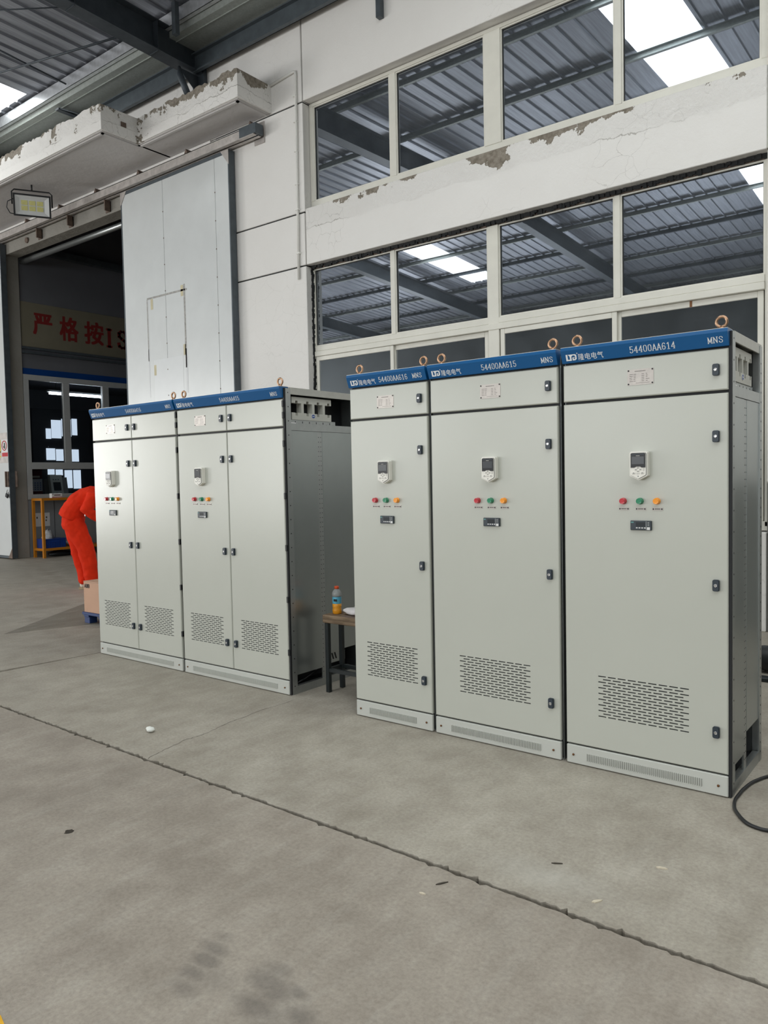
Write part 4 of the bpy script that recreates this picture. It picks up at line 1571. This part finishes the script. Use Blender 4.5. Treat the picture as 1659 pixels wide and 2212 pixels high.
# ---- flood light under the canopy
fl = empty('flood_light', (-9.95, 3.33, 6.40), label='black framed LED flood light hanging under the concrete canopy', cat='lamp')
fl.rotation_euler = (math.radians(16), 0, math.radians(60))
w_, h_ = .30, .185
mb = MB()
mb.cbox(-w_, w_, 0, .05, -h_, h_, .008)
for (a0, a1, b0, b1) in ((-w_, w_, h_ - .028, h_), (-w_, w_, -h_, -h_ + .028), (-w_, -w_ + .028, -h_ + .028, h_ - .028), (w_ - .028, w_, -h_ + .028, h_ - .028)):
    mb.box(a0, a1, -.03, 0, b0, b1)
mb.build('housing', 'flood_black', fl)
mb = MB()
ow, oh, iw, ih = w_ - .028, h_ - .028, .20, .105
O = [(-ow, -.026, -oh), (ow, -.026, -oh), (ow, -.026, oh), (-ow, -.026, oh)]
I = [(-iw, -.004, -ih), (iw, -.004, -ih), (iw, -.004, ih), (-iw, -.004, ih)]
for i in range(4):
    j = (i + 1) % 4
    mb.face([O[i], O[j], I[j], I[i]])
mb.box(-iw, iw, -.004, -.001, -ih, ih)
mb.build('reflector', 'flood_white', fl)
for r in (0, 1):
    for c_ in (0, 1, 2):
        x = -.175 + c_ * .125
        z = -.085 + r * .09
        MB().box(x, x + .10, -.009, -.004, z, z + .075).build('led_block', 'led_yellow', fl)
MB().tube([(-w_ - .02, .03, 0), (-w_ - .02, .03, h_ + .02), (-w_ + .02, .06, h_ + .06), (w_ - .02, .06, h_ + .06), (w_ + .02, .03, h_ + .02), (w_ + .02, .03, 0)], .012, 8).build('bracket', 'flood_black', fl)
MB().tube([(0, .06, h_ + .06), (0, .12, h_ + .20)], .014, 8).build('stem', 'flood_black', fl)
MB().tube([(-w_ + .02, .05, .10), (-w_ - .09, .05, .04), (-w_ - .11, .05, -.06), (-w_ - .06, .05, -.15), (-w_ + .02, .05, -.16)], .008, 8).build('lamp_cable', 'flood_black', fl)

# ---- cable on the floor, bits and pieces
def smooth(pts, n=8):
    P = [Vector(p) for p in pts]
    out = []
    for i in range(len(P) - 1):
        p0, p1, p2, p3 = P[max(i - 1, 0)], P[i], P[i + 1], P[min(i + 2, len(P) - 1)]
        for k in range(n):
            t_ = k / n
            out.append(.5 * ((2 * p1) + (-p0 + p2) * t_ + (2 * p0 - 5 * p1 + 4 * p2 - p3) * t_ ** 2 + (-p0 + 3 * p1 - 3 * p2 + p3) * t_ ** 3))
    out.append(P[-1])
    return [tuple(p) for p in out]


MB().tube(smooth([(3.2, 1.0, .009), (2.7, .95, .009), (2.40, .90, .009), (2.330, .85, .03), (2.335, .76, .02), (2.365, .62, .009), (2.50, .42, .009), (2.8, .3, .009)]), .008, 8).build(
    'power_cable', 'cable_black', label='short black cable loop behind the rear corner of cabinet 54400AA614', cat='cable')
MB().tube(smooth([(3.0, .60, .009), (2.62, .52, .009), (2.42, .42, .009), (2.345, .28, .009), (2.322, .15, .009), (2.318, .06, .009), (2.318, -.015, .009), (2.330, -.085, .009), (2.352, -.145, .009), (2.405, -.228, .009), (2.455, -.262, .009), (2.52, -.262, .009), (2.66, -.19, .009), (2.9, -.02, .009)]), .008, 8).build(
    'power_cable', 'cable_black', label='black cable curving across the floor at the foot of cabinet 54400AA614', cat='cable')
MB().cbox(1.86, 2.75, 2.27, 2.36, .002, .030, .004).build('timber_strip', 'bench_green', label='dark green strip lying on the floor behind cabinet 54400AA614', cat='strip')
lump('black_bag', 'cable_black', (2.02, 2.62, .10), (.28, .14, .10), 8, amp=.25, label='crumpled black bag on the floor near the wall foot', cat='bag')
lump('foam_chip', 'foam_white', (-.846, -.98, .016), (.035, .024, .016), 3, amp=.25, label='small white foam lump on the floor in front of the cabinets', cat='debris')
for (x, y_, rot, mat_, ln, lb) in ((1.895, -1.032, .5, 'twig_dark', .022, 'dark fleck on the floor near the pale scuffed patch'), (2.242, -.829, .2, 'leaf_tan', .022, 'pale leaf scrap on the floor before cabinet 54400AA614'),
                                  (2.13, -1.20, .9, 'leaf_tan', .022, 'curled pale leaf scrap close above the floor joint'), (1.607, -1.423, 1.0, 'twig_dark', .026, 'thin dark twig on the floor just below the joint'),
                                  (1.588, -1.525, .1, 'leaf_tan', .014, 'tiny pale chip on the floor below the joint')):
    mb = MB()
    ca, sa = math.cos(rot), math.sin(rot)
    wd = ln * (.16 if mat_ == 'twig_dark' else .35)
    pl = [(-ln, 0), (-ln * .4, wd), (ln * .5, wd * .8), (ln, 0), (ln * .3, -wd * .7), (-ln * .5, -wd)]
    mb.prism([(x + p[0] * ca - p[1] * sa, y_ + p[0] * sa + p[1] * ca) for p in pl], 0.0, .004, 'z')
    mb.build('floor_litter', mat_, label=lb, cat='litter')
mb = MB()
rn = random.Random(9)
mb.prism([(0.016 + .022 * math.cos(a) * rn.uniform(.7, 1.2), -2.018 + .022 * math.sin(a) * rn.uniform(.7, 1.2)) for a in [i * math.pi / 6 for i in range(12)]], -.01, .0008, 'z')
mb.build('pit', 'joint_fill', floor)

# ---- things on the left door leaf
ps = empty('safety_poster', (-12.755, YL, 2.30), label='white prohibition poster with red ring on the left door leaf', cat='poster')
MB().box(-.135, .135, -.004, 0, -.18, .18).build('sheet', 'paper_white', ps)
ring = [(.095 * math.cos(a), -.006, .055 + .095 * math.sin(a)) for a in [i * math.pi / 14 for i in range(28)]]
MB().tube(ring, .009, 6, closed=True).build('red_ring', 'poster_red', ps)
MB().box(-.02, .035, -.0055, -.004, -.01, .11).box(-.05, -.02, -.0055, -.004, .01, .05).build('figure', 'print_dark', ps)
MB().box(-.11, .13, -.0055, -.004, -.17, -.09).build('caption_bar', 'poster_red', ps)
ps = empty('safety_poster', (-13.06, YL, 2.30), label='yellow and white warning poster at the picture edge on the left door leaf', cat='poster')
MB().box(-.135, .135, -.004, 0, -.18, .18).build('sheet', 'poster_yellow', ps)
MB().box(-.135, .135, -.0055, -.004, -.085, -.055).build('black_rule', 'print_black', ps)
MB().box(-.135, .135, -.0055, -.004, -.15, -.09).build('white_band', 'paper_white', ps)
MB().prism([(-.08, .0), (.08, .0), (0, .14)], -.0055, -.004, 'y').build('triangle', 'print_black', ps)
mb = MB()
mb.box(-12.70, -12.672, YL - .05, YL + .005, 1.50, 1.82).box(-12.672, -12.62, YL - .02, YL + .005, 1.50, 1.82).box(-12.605, -12.52, 4.168, 4.178, 1.50, 1.82)
mb.build('hasp', 'steel_rust', d1)
pk = empty('padlock', (-12.655, YL - .035, 1.36), label='dark padlock hanging from the hasp of the left door leaf', cat='padlock')
pk.rotation_euler = (0, math.radians(25), 0)
MB().cbox(-.045, .045, -.015, .015, -.085, 0, .008).build('lock_body', 'flood_black', pk)
MB().tube([(-.028, 0, -.005), (-.028, 0, .06), (-.015, 0, .085), (.015, 0, .085), (.028, 0, .06), (.028, 0, -.005)], .007, 8).build('shackle', 'chrome', pk)

# ---- the neighbouring room
sg = empty('slogan_sign', (XO, 4.48, 4.45), label='long cream board with red Chinese characters high on the far wall', cat='sign')
MB().cbox(0, .012, 0, 4.2, 0, .93, .002).build('board', 'sign_cream', sg)


def YZ(y_, z):
    return Matrix(((0, 0, 1, .0135), (1, 0, 0, y_), (0, 1, 0, z), (0, 0, 0, 1)))


for (ch, y0, y1, z0, z1) in (('严', .25, .69, .27, .74), ('格', .85, 1.30, .22, .76), ('按', 1.44, 1.92, .22, .74)):
    c0 = font_text('character', ch, y1 - y0 - .03, z1 - z0 - .03, 'sign_red', sg, YZ(y0, z0))
    for (da, db) in ((.03, 0), (0, .02), (.03, .02), (.015, .01)):
        link('stroke', c0.data, c0, (0.0001 + da * .002, da, db))
mb = MB()
strokes(mb, GL['I'], 1.955, .20, .024, .0275, .085, 0, lambda x, z: (.0135, x, z))
strokes(mb, GL['S'], 2.26, .20, .034, .0275, .085, 0, lambda x, z: (.0135, x, z))
mb.build('character', 'sign_red', sg)

tb = empty('work_table', (-12.62, 4.50, 0), label='orange steel work table under the office window', cat='table')
for (x, y_) in ((0, 0), (.37, 0), (0, 1.5), (.37, 1.5)):
    MB().box(x, x + .05, y_, y_ + .05, 0, 1.20).build('leg', 'table_orange', tb)
MB().box(0, .42, 0, 1.55, 1.20, 1.25).build('table_top', 'table_orange', tb)
for (z) in (.15,):
    MB().box(.05, .37, 0, .05, z, z + .05).build('shelf_rail', 'table_orange', tb)
    MB().box(.38, .42, .05, 1.5, z, z + .05).build('shelf_rail', 'table_orange', tb)
    MB().box(0, .04, .05, 1.5, z, z + .05).build('shelf_rail', 'table_orange', tb)
    MB().box(.04, .38, .05, 1.5, z + .03, z + .045).build('shelf', 'table_orange', tb)
cr = empty('storage_crate', (-12.56, 4.56, .20), label='blue plastic crate on the lower shelf of the orange table', cat='crate')
mb = MB()
mb.box(0, .32, 0, .46, 0, .012).box(0, .012, 0, .46, .012, .19).box(.308, .32, 0, .46, .012, .19).box(.012, .308, 0, .012, .012, .19).box(.012, .308, .448, .46, .012, .19)
for k in range(8):
    mb.box(.32, .326, .03 + k * .055, .045 + k * .055, .01, .16)
mb.build('crate_walls', 'crate_blue', cr)
MB().box(-.012, .334, -.012, .472, .175, .192).box(.322, .34, .14, .32, .12, .16).build('crate_rim', 'crate_blue', cr)
lump('plastic_bag', 'bag_clear', (-12.40, 4.72, .42), (.11, .12, .15), 6, amp=.3, label='clear plastic bag rising from the blue crate', cat='bag')
lump('plastic_bag', 'bag_clear', (-12.40, 5.28, .27), (.13, .18, .075), 12, amp=.3, label='clear bag of parts on the shelf beside the blue crate', cat='bag')
lump('scrap_bag', 'cable_black', (-12.40, 4.95, .062), (.15, .26, .06), 14, amp=.2, label='black bag on the floor under the orange table', cat='bag')
lump('scrap_bag', 'bag_clear', (-12.40, 5.45, .072), (.15, .16, .07), 15, amp=.2, label='greyish bag on the floor under the table beside the black bag', cat='bag')
pb = empty('paper_box', (-12.36, 4.76, 1.25), label='small white printed box on top of the orange table', cat='box')
MB().cbox(0, .10, 0, .23, 0, .095, .002).build('carton_body', 'paper_white', pb)
MB().box(.1, .1008, .05, .19, .05, .068).box(.1, .1008, .01, .035, .07, .082).build('print', 'maroon', pb)
MB().box(.1, .1008, 0, .23, .008, .02).build('red_band', 'poster_red', pb)
nt = empty('notice_sheet', (XO + .002, 4.575, .64), label='white notice sheet on the grey panelling under the table', cat='notice')
MB().box(0, .004, 0, .37, 0, .29).build('sheet', 'paper_white', nt)
MB().box(.004, .005, .07, .10, .17, .21).box(.004, .005, .21, .25, .17, .21).box(.004, .005, .28, .31, .17, .21).box(.004, .005, .21, .24, .11, .145).box(.004, .005, .27, .30, .11, .145).build('print', 'print_dark', nt)

# inside the office
cs = empty('control_console', (-13.35, 5.40, 1.02), label='tilted pale control console behind the office window', cat='console')
cs.rotation_euler = (0, math.radians(-10), 0)
MB().cbox(-.10, 0, 0, .29, 0, .74, .006).build('cabinet_face', 'paint_grey', cs)
MB().box(-.35, -.10, .03, .46, 0, .70).build('cabinet_side', 'dado_grey', cs)
MB().box(0, .006, .06, .235, .38, .57).build('display', 'lcd_grey', cs)
MB().box(0, .008, .10, .13, .30, .325).box(0, .008, .20, .235, .295, .325).box(0, .008, .06, .08, .62, .64).box(0, .008, .12, .14, .62, .64).box(0, .008, .18, .20, .62, .64).build('knobs', 'handle_dark', cs)
MB().box(-13.8, -12.98, 4.6, 8.5, .98, 1.02).box(-13.78, -13.72, 4.65, 4.71, 0, .98).box(-13.06, -13.0, 4.65, 4.71, 0, .98).box(-13.78, -13.72, 8.4, 8.46, 0, .98).box(-13.06, -13.0, 8.4, 8.46, 0, .98).build(
    'office_desk', 'dado_grey', label='plain desk inside the office carrying the control console', cat='desk')
cl = empty('wall_calendar', (-12.80, 4.60, 1.325), label='paper calendar with maroon foot behind the lower office pane', cat='calendar')
MB().box(0, .006, 0, .25, .07, .33).build('sheet', 'paper_white', cl)
mb = MB()
for r in range(4):
    for c_ in range(4):
        mb.box(.006, .007, .02 + c_ * .058, .045 + c_ * .058, .10 + r * .045, .12 + r * .045)
mb.build('dates', 'badge_blue', cl)
MB().box(0, .006, 0, .25, 0, .07).build('foot_band', 'maroon', cl)
rp = empty('framed_picture', (-12.80, 4.60, 1.665), label='dark red picture above the calendar behind the office pane', cat='picture')
MB().box(0, .006, 0, .25, 0, .20).build('print_sheet', 'maroon', rp)
MB().box(.006, .007, .03, .20, .02, .06).build('gold_figure', 'leaf_tan', rp)
tl = empty('tube_lamp', (-13.1, 5.22, 3.53), label='lit fluorescent tube lamp hanging inside the office', cat='lamp')
MB().cbox(-.05, .05, 0, 1.34, .05, .09, .006).build('batten', 'paper_white', tl)
MB().tube([(0, .04, .02), (0, 1.30, .02)], .022, 10).build('tube', 'tube_glow', tl)
for y_ in (.2, 1.2):
    MB().tube([(0, y_, .09), (0, y_, .67)], .006, 6).build('hanger', 'steel_dark', tl)

# ================================================================== THE WORKER
pf = Vector((.70, .714, 0)).normalized()
plat = Vector((pf.y, -pf.x, 0))
PO = Vector((-7.09, 2.29, 0))


def Q(s, l, z):
    return PO + pf * s + plat * l + Vector((0, 0, z))


def ell_loft(mb, pts):
    """elliptical tube: pts = [(s, l, z, r_across, r_lateral)]"""
    P = [Q(*p[:3]) for p in pts]
    n = len(P)
    seg = 16
    rings = []
    for i in range(n):
        d = (P[min(i + 1, n - 1)] - P[max(i - 1, 0)]).normalized()
        lat = (plat - d * plat.dot(d)).normalized()
        oth = d.cross(lat)
        rings.append((P[i], d, lat, oth, pts[i][3], pts[i][4] if len(pts[i]) > 4 else pts[i][3]))
    # rounded ends
    c, d, lat, oth, ra, rb_2 = rings[0]
    e0 = [(c - d * min(ra, rb_2) * .35, d, lat, oth, ra * .82, rb_2 * .82), (c - d * min(ra, rb_2) * .55, d, lat, oth, ra * .4, rb_2 * .4)]
    if len(pts[0]) > 5:        # cut straight, as a hem
        e0 = []
    c, d, lat, oth, ra, rb_2 = rings[-1]
    e1 = [(c + d * min(ra, rb_2) * .35, d, lat, oth, ra * .82, rb_2 * .82), (c + d * min(ra, rb_2) * .55, d, lat, oth, ra * .4, rb_2 * .4)]
    rings = e0[::-1] + rings + e1
    b = len(mb.v)
    for (c, d, lat, oth, ra, rb_2) in rings:
        for k in range(seg):
            a = 2 * math.pi * k / seg
            mb.v.append(tuple(c + oth * (ra * math.cos(a)) + lat * (rb_2 * math.sin(a))))
    for i in range(len(rings) - 1):
        for k in range(seg):
            k2 = (k + 1) % seg
            mb.f.append((b + i * seg + k, b + i * seg + k2, b + (i + 1) * seg + k2, b + (i + 1) * seg + k))
            mb.mi.append(0)
            mb.sm.append(True)
    mb.f.append(tuple(b + k for k in range(seg))[::-1])
    mb.f.append(tuple(b + (len(rings) - 1) * seg + k for k in range(seg)))
    mb.mi += [0, 0]
    mb.sm += [True, True]


def fused(name, lofts, mat, parent=None, voxel=.014, smooth_it=6, wrinkle=0.0, **kw):
    """overlapping limbs melted into one continuous surface"""
    mb = MB()
    for lf in lofts:
        ell_loft(mb, lf)
    o = bpy.data.objects.new(name, mb.mesh(name, mat))
    COL.objects.link(o)
    rm = o.modifiers.new('Remesh', 'REMESH')
    rm.mode = 'VOXEL'
    rm.voxel_size = voxel
    rm.use_smooth_shade = True
    sm = o.modifiers.new('Smooth', 'SMOOTH')
    sm.iterations = smooth_it
    sm.factor = 0.5
    if wrinkle:
        for (sc_, k_) in ((.15, 1.0), (.05, .22)):
            tx = bpy.data.textures.new(name + '_folds', 'CLOUDS')
            tx.noise_scale = sc_
            tx.noise_depth = 1
            dm = o.modifiers.new('Folds', 'DISPLACE')
            dm.texture = tx
            dm.texture_coords = 'GLOBAL'
            dm.strength = wrinkle * k_
            dm.mid_level = 0.5
    dg = bpy.context.evaluated_depsgraph_get()
    m2 = bpy.data.meshes.new_from_object(o.evaluated_get(dg))
    bpy.data.objects.remove(o)
    m2.materials.clear()
    m2.materials.append(MATS[mat])
    for p in m2.polygons:
        p.use_smooth = True
    m2.name = name
    return link(name, m2, parent, **kw)


ARM = {1: [(.26, .17, 1.37), (.16, .25, 1.16), (.33, .20, 1.03)], -1: [(.27, -.17, 1.37), (.36, -.24, 1.12), (.52, -.20, .98)]}
FW = {1: .15, -1: 0.0}      # the near foot stands a little ahead
# body: torso, neck, head with nose and ears, legs, arms, hands with five fingers
L_ = [[(-.07, 0, .98, .10, .14), (0.0, 0, 1.15, .10, .13), (.12, 0, 1.29, .11, .15), (.25, 0, 1.37, .09, .16), (.32, 0, 1.40, .06, .08), (.40, 0, 1.42, .052, .052)],
      [(.40, 0, 1.40, .075, .065), (.47, 0, 1.385, .10, .078), (.55, 0, 1.36, .09, .075), (.60, 0, 1.34, .05, .05)],
      [(.50, 0, 1.30, .012, .012), (.515, 0, 1.272, .016, .014)],
      [(.44, 0, 1.335, .035, .04), (.455, 0, 1.30, .028, .035)],
      [(.46, .078, 1.40, .022, .008), (.455, .088, 1.40, .016, .008)], [(.46, -.078, 1.40, .022, .008), (.455, -.088, 1.40, .016, .008)]]
for sd in (-1, 1):
    f_ = FW[sd]
    L_.append([(-.06 + f_ * .3, sd * .09, .96, .085, .08), (-.03 + f_, sd * .10, .53, .056, .055), (.0 + f_, sd * .10, .36, .056, .052), (.03 + f_, sd * .10, .10, .036, .036)])
    L_.append([(.0 + f_, sd * .10, .05, .032, .034), (.10 + f_, sd * .105, .05, .034, .038), (.18 + f_, sd * .11, .035, .024, .036)])
    A_ = ARM[sd]
    L_.append([(*A_[0], .055, .055), (*A_[1], .042, .042), (*A_[2], .026, .026)])
    w = A_[2]
    L_.append([(*w, .022, .028), (w[0] + .045, w[1], w[2] - .035, .017, .038), (w[0] + .085, w[1], w[2] - .065, .014, .036)])
    for (ln, dl) in ((.070, -.028), (.082, -.010), (.077, .009), (.060, .027)):
        L_.append([(w[0] + .08, w[1] + dl, w[2] - .062, .0095, .0095), (w[0] + .085 + ln * .45, w[1] + dl * 1.08, w[2] - .066 - ln * .45, .009, .009), (w[0] + .085 + ln * .6, w[1] + dl * 1.1, w[2] - .066 - ln * .95, .0075, .0075)])
    L_.append([(w[0] + .03, w[1] - sd * .03, w[2] - .03, .012, .012), (w[0] + .06, w[1] - sd * .058, w[2] - .065, .011, .011), (w[0] + .085, w[1] - sd * .062, w[2] - .095, .009, .009)])
person = fused('person', L_, 'skin', None, .0075, 3, label='worker in bright orange jacket and trousers bending over beside the cabinets', cat='person')
for sd in (-1, 1):
    e_ = Q(.478, sd * .034, 1.288)
    MB().lathe([(.004, -.011), (.010, -.006), (.012, 0), (.010, .006), (.004, .011)], tuple(e_), 10, 'z').build('eye', 'paper_white', person)
mq = Q(.425, 0, 1.298)
MB().box(mq.x - .02, mq.x + .02, mq.y - .02, mq.y + .02, mq.z - .012, mq.z - .004).build('mouth', 'maroon', person)

T_ = [[(-.095, 0, .93, .150, .172), (-.075, 0, 1.04, .160, .170), (-.02, 0, 1.15, .140, .158)]]
for sd in (-1, 1):
    f_ = FW[sd]
    k_ = 1.12 if sd > 0 else 1.0
    T_.append([(-.115 + f_ * .4, sd * .080, .98, .132 * k_, .105), (-.085 + f_ * .75, sd * .092, .80, .122 * k_, .102), (-.045 + f_ * 1.0, sd * .10, .60, .106 * k_, .094), (-.018 + f_ * 1.08, sd * .10, .42, .098 * k_, .088), (.012 + f_, sd * .10, .22, .088 * k_, .082), (.028 + f_, sd * .10, .115, .080 * k_, .078)])
    for kk in range(7):       # bunched cloth down the shins
        zz = .16 + kk * .055
        cx_ = .022 + f_ - (zz - .12) * .13
        T_.append([(cx_ - .010, sd * .10, zz, .086 * k_, .084), (cx_, sd * .10, zz + .016 + .006 * (kk % 2), .090 * k_, .088)])
fused('trousers', T_, 'orange_cloth', person, .010, 2, .030)
J_ = [[(-.112, 0, 1.050, .174, .195, 1), (-.098, 0, 1.085, .170, .192), (-.06, 0, 1.175, .166, .187), (.02, 0, 1.26, .165, .185), (.12, 0, 1.33, .158, .188), (.22, 0, 1.375, .135, .188), (.30, 0, 1.395, .095, .12), (.345, 0, 1.41, .072, .074)]]
for sd in (-1, 1):
    A_ = ARM[sd]
    J_.append([(A_[0][0] - .03, A_[0][1] * .7, A_[0][2], .115, .10), (*A_[0], .098, .094), (*A_[1], .080, .080), (A_[1][0] * .5 + A_[2][0] * .5, A_[1][1] * .5 + A_[2][1] * .5, A_[1][2] * .5 + A_[2][2] * .5, .070, .070), (A_[1][0] * .15 + A_[2][0] * .85, A_[2][1], A_[1][2] * .15 + A_[2][2] * .85, .056, .056)])
jk = fused('jacket', J_, 'orange_cloth', person, .010, 2, .034)
# cuff button and shoulder tab on the near side
bq = Q(.155, .262, 1.095)
MB().lathe([(.014, 0), (.014, .008)], tuple(bq), 10, 'y').build('button', 'button_white', jk)
fused('hair', [[(.42, 0, 1.44, .05, .06), (.49, 0, 1.425, .085, .082), (.57, 0, 1.385, .085, .078), (.615, 0, 1.345, .05, .05)]], 'hair_black', person, .01, 2)
for sd in (-1, 1):
    fwd = FW[sd]
    sh_ = fused('shoe', [[(-.012 + fwd, sd * .10, .068, .045, .046), (.05 + fwd, sd * .10, .075, .046, .05), (.13 + fwd, sd * .105, .055, .034, .050), (.20 + fwd, sd * .11, .044, .026, .042)],
                         [(.0 + fwd, sd * .10, .05, .045, .045), (.015 + fwd, sd * .10, .125, .046, .046)]], 'shoe_white', person, .008, 2)
    mb = MB()
    out = []
    for (s_, l_) in ((-.062, .0), (-.05, .035), (.05, .046), (.15, .055), (.225, .035), (.245, .0), (.225, -.035), (.14, -.046), (.05, -.046), (-.05, -.035)):
        q = Q(s_ + fwd, sd * .103 + l_, 0)
        out.append((q.x, q.y))
    mb.prism(out, 0.002, .030, 'z').build('sole', 'shoe_sole', sh_)
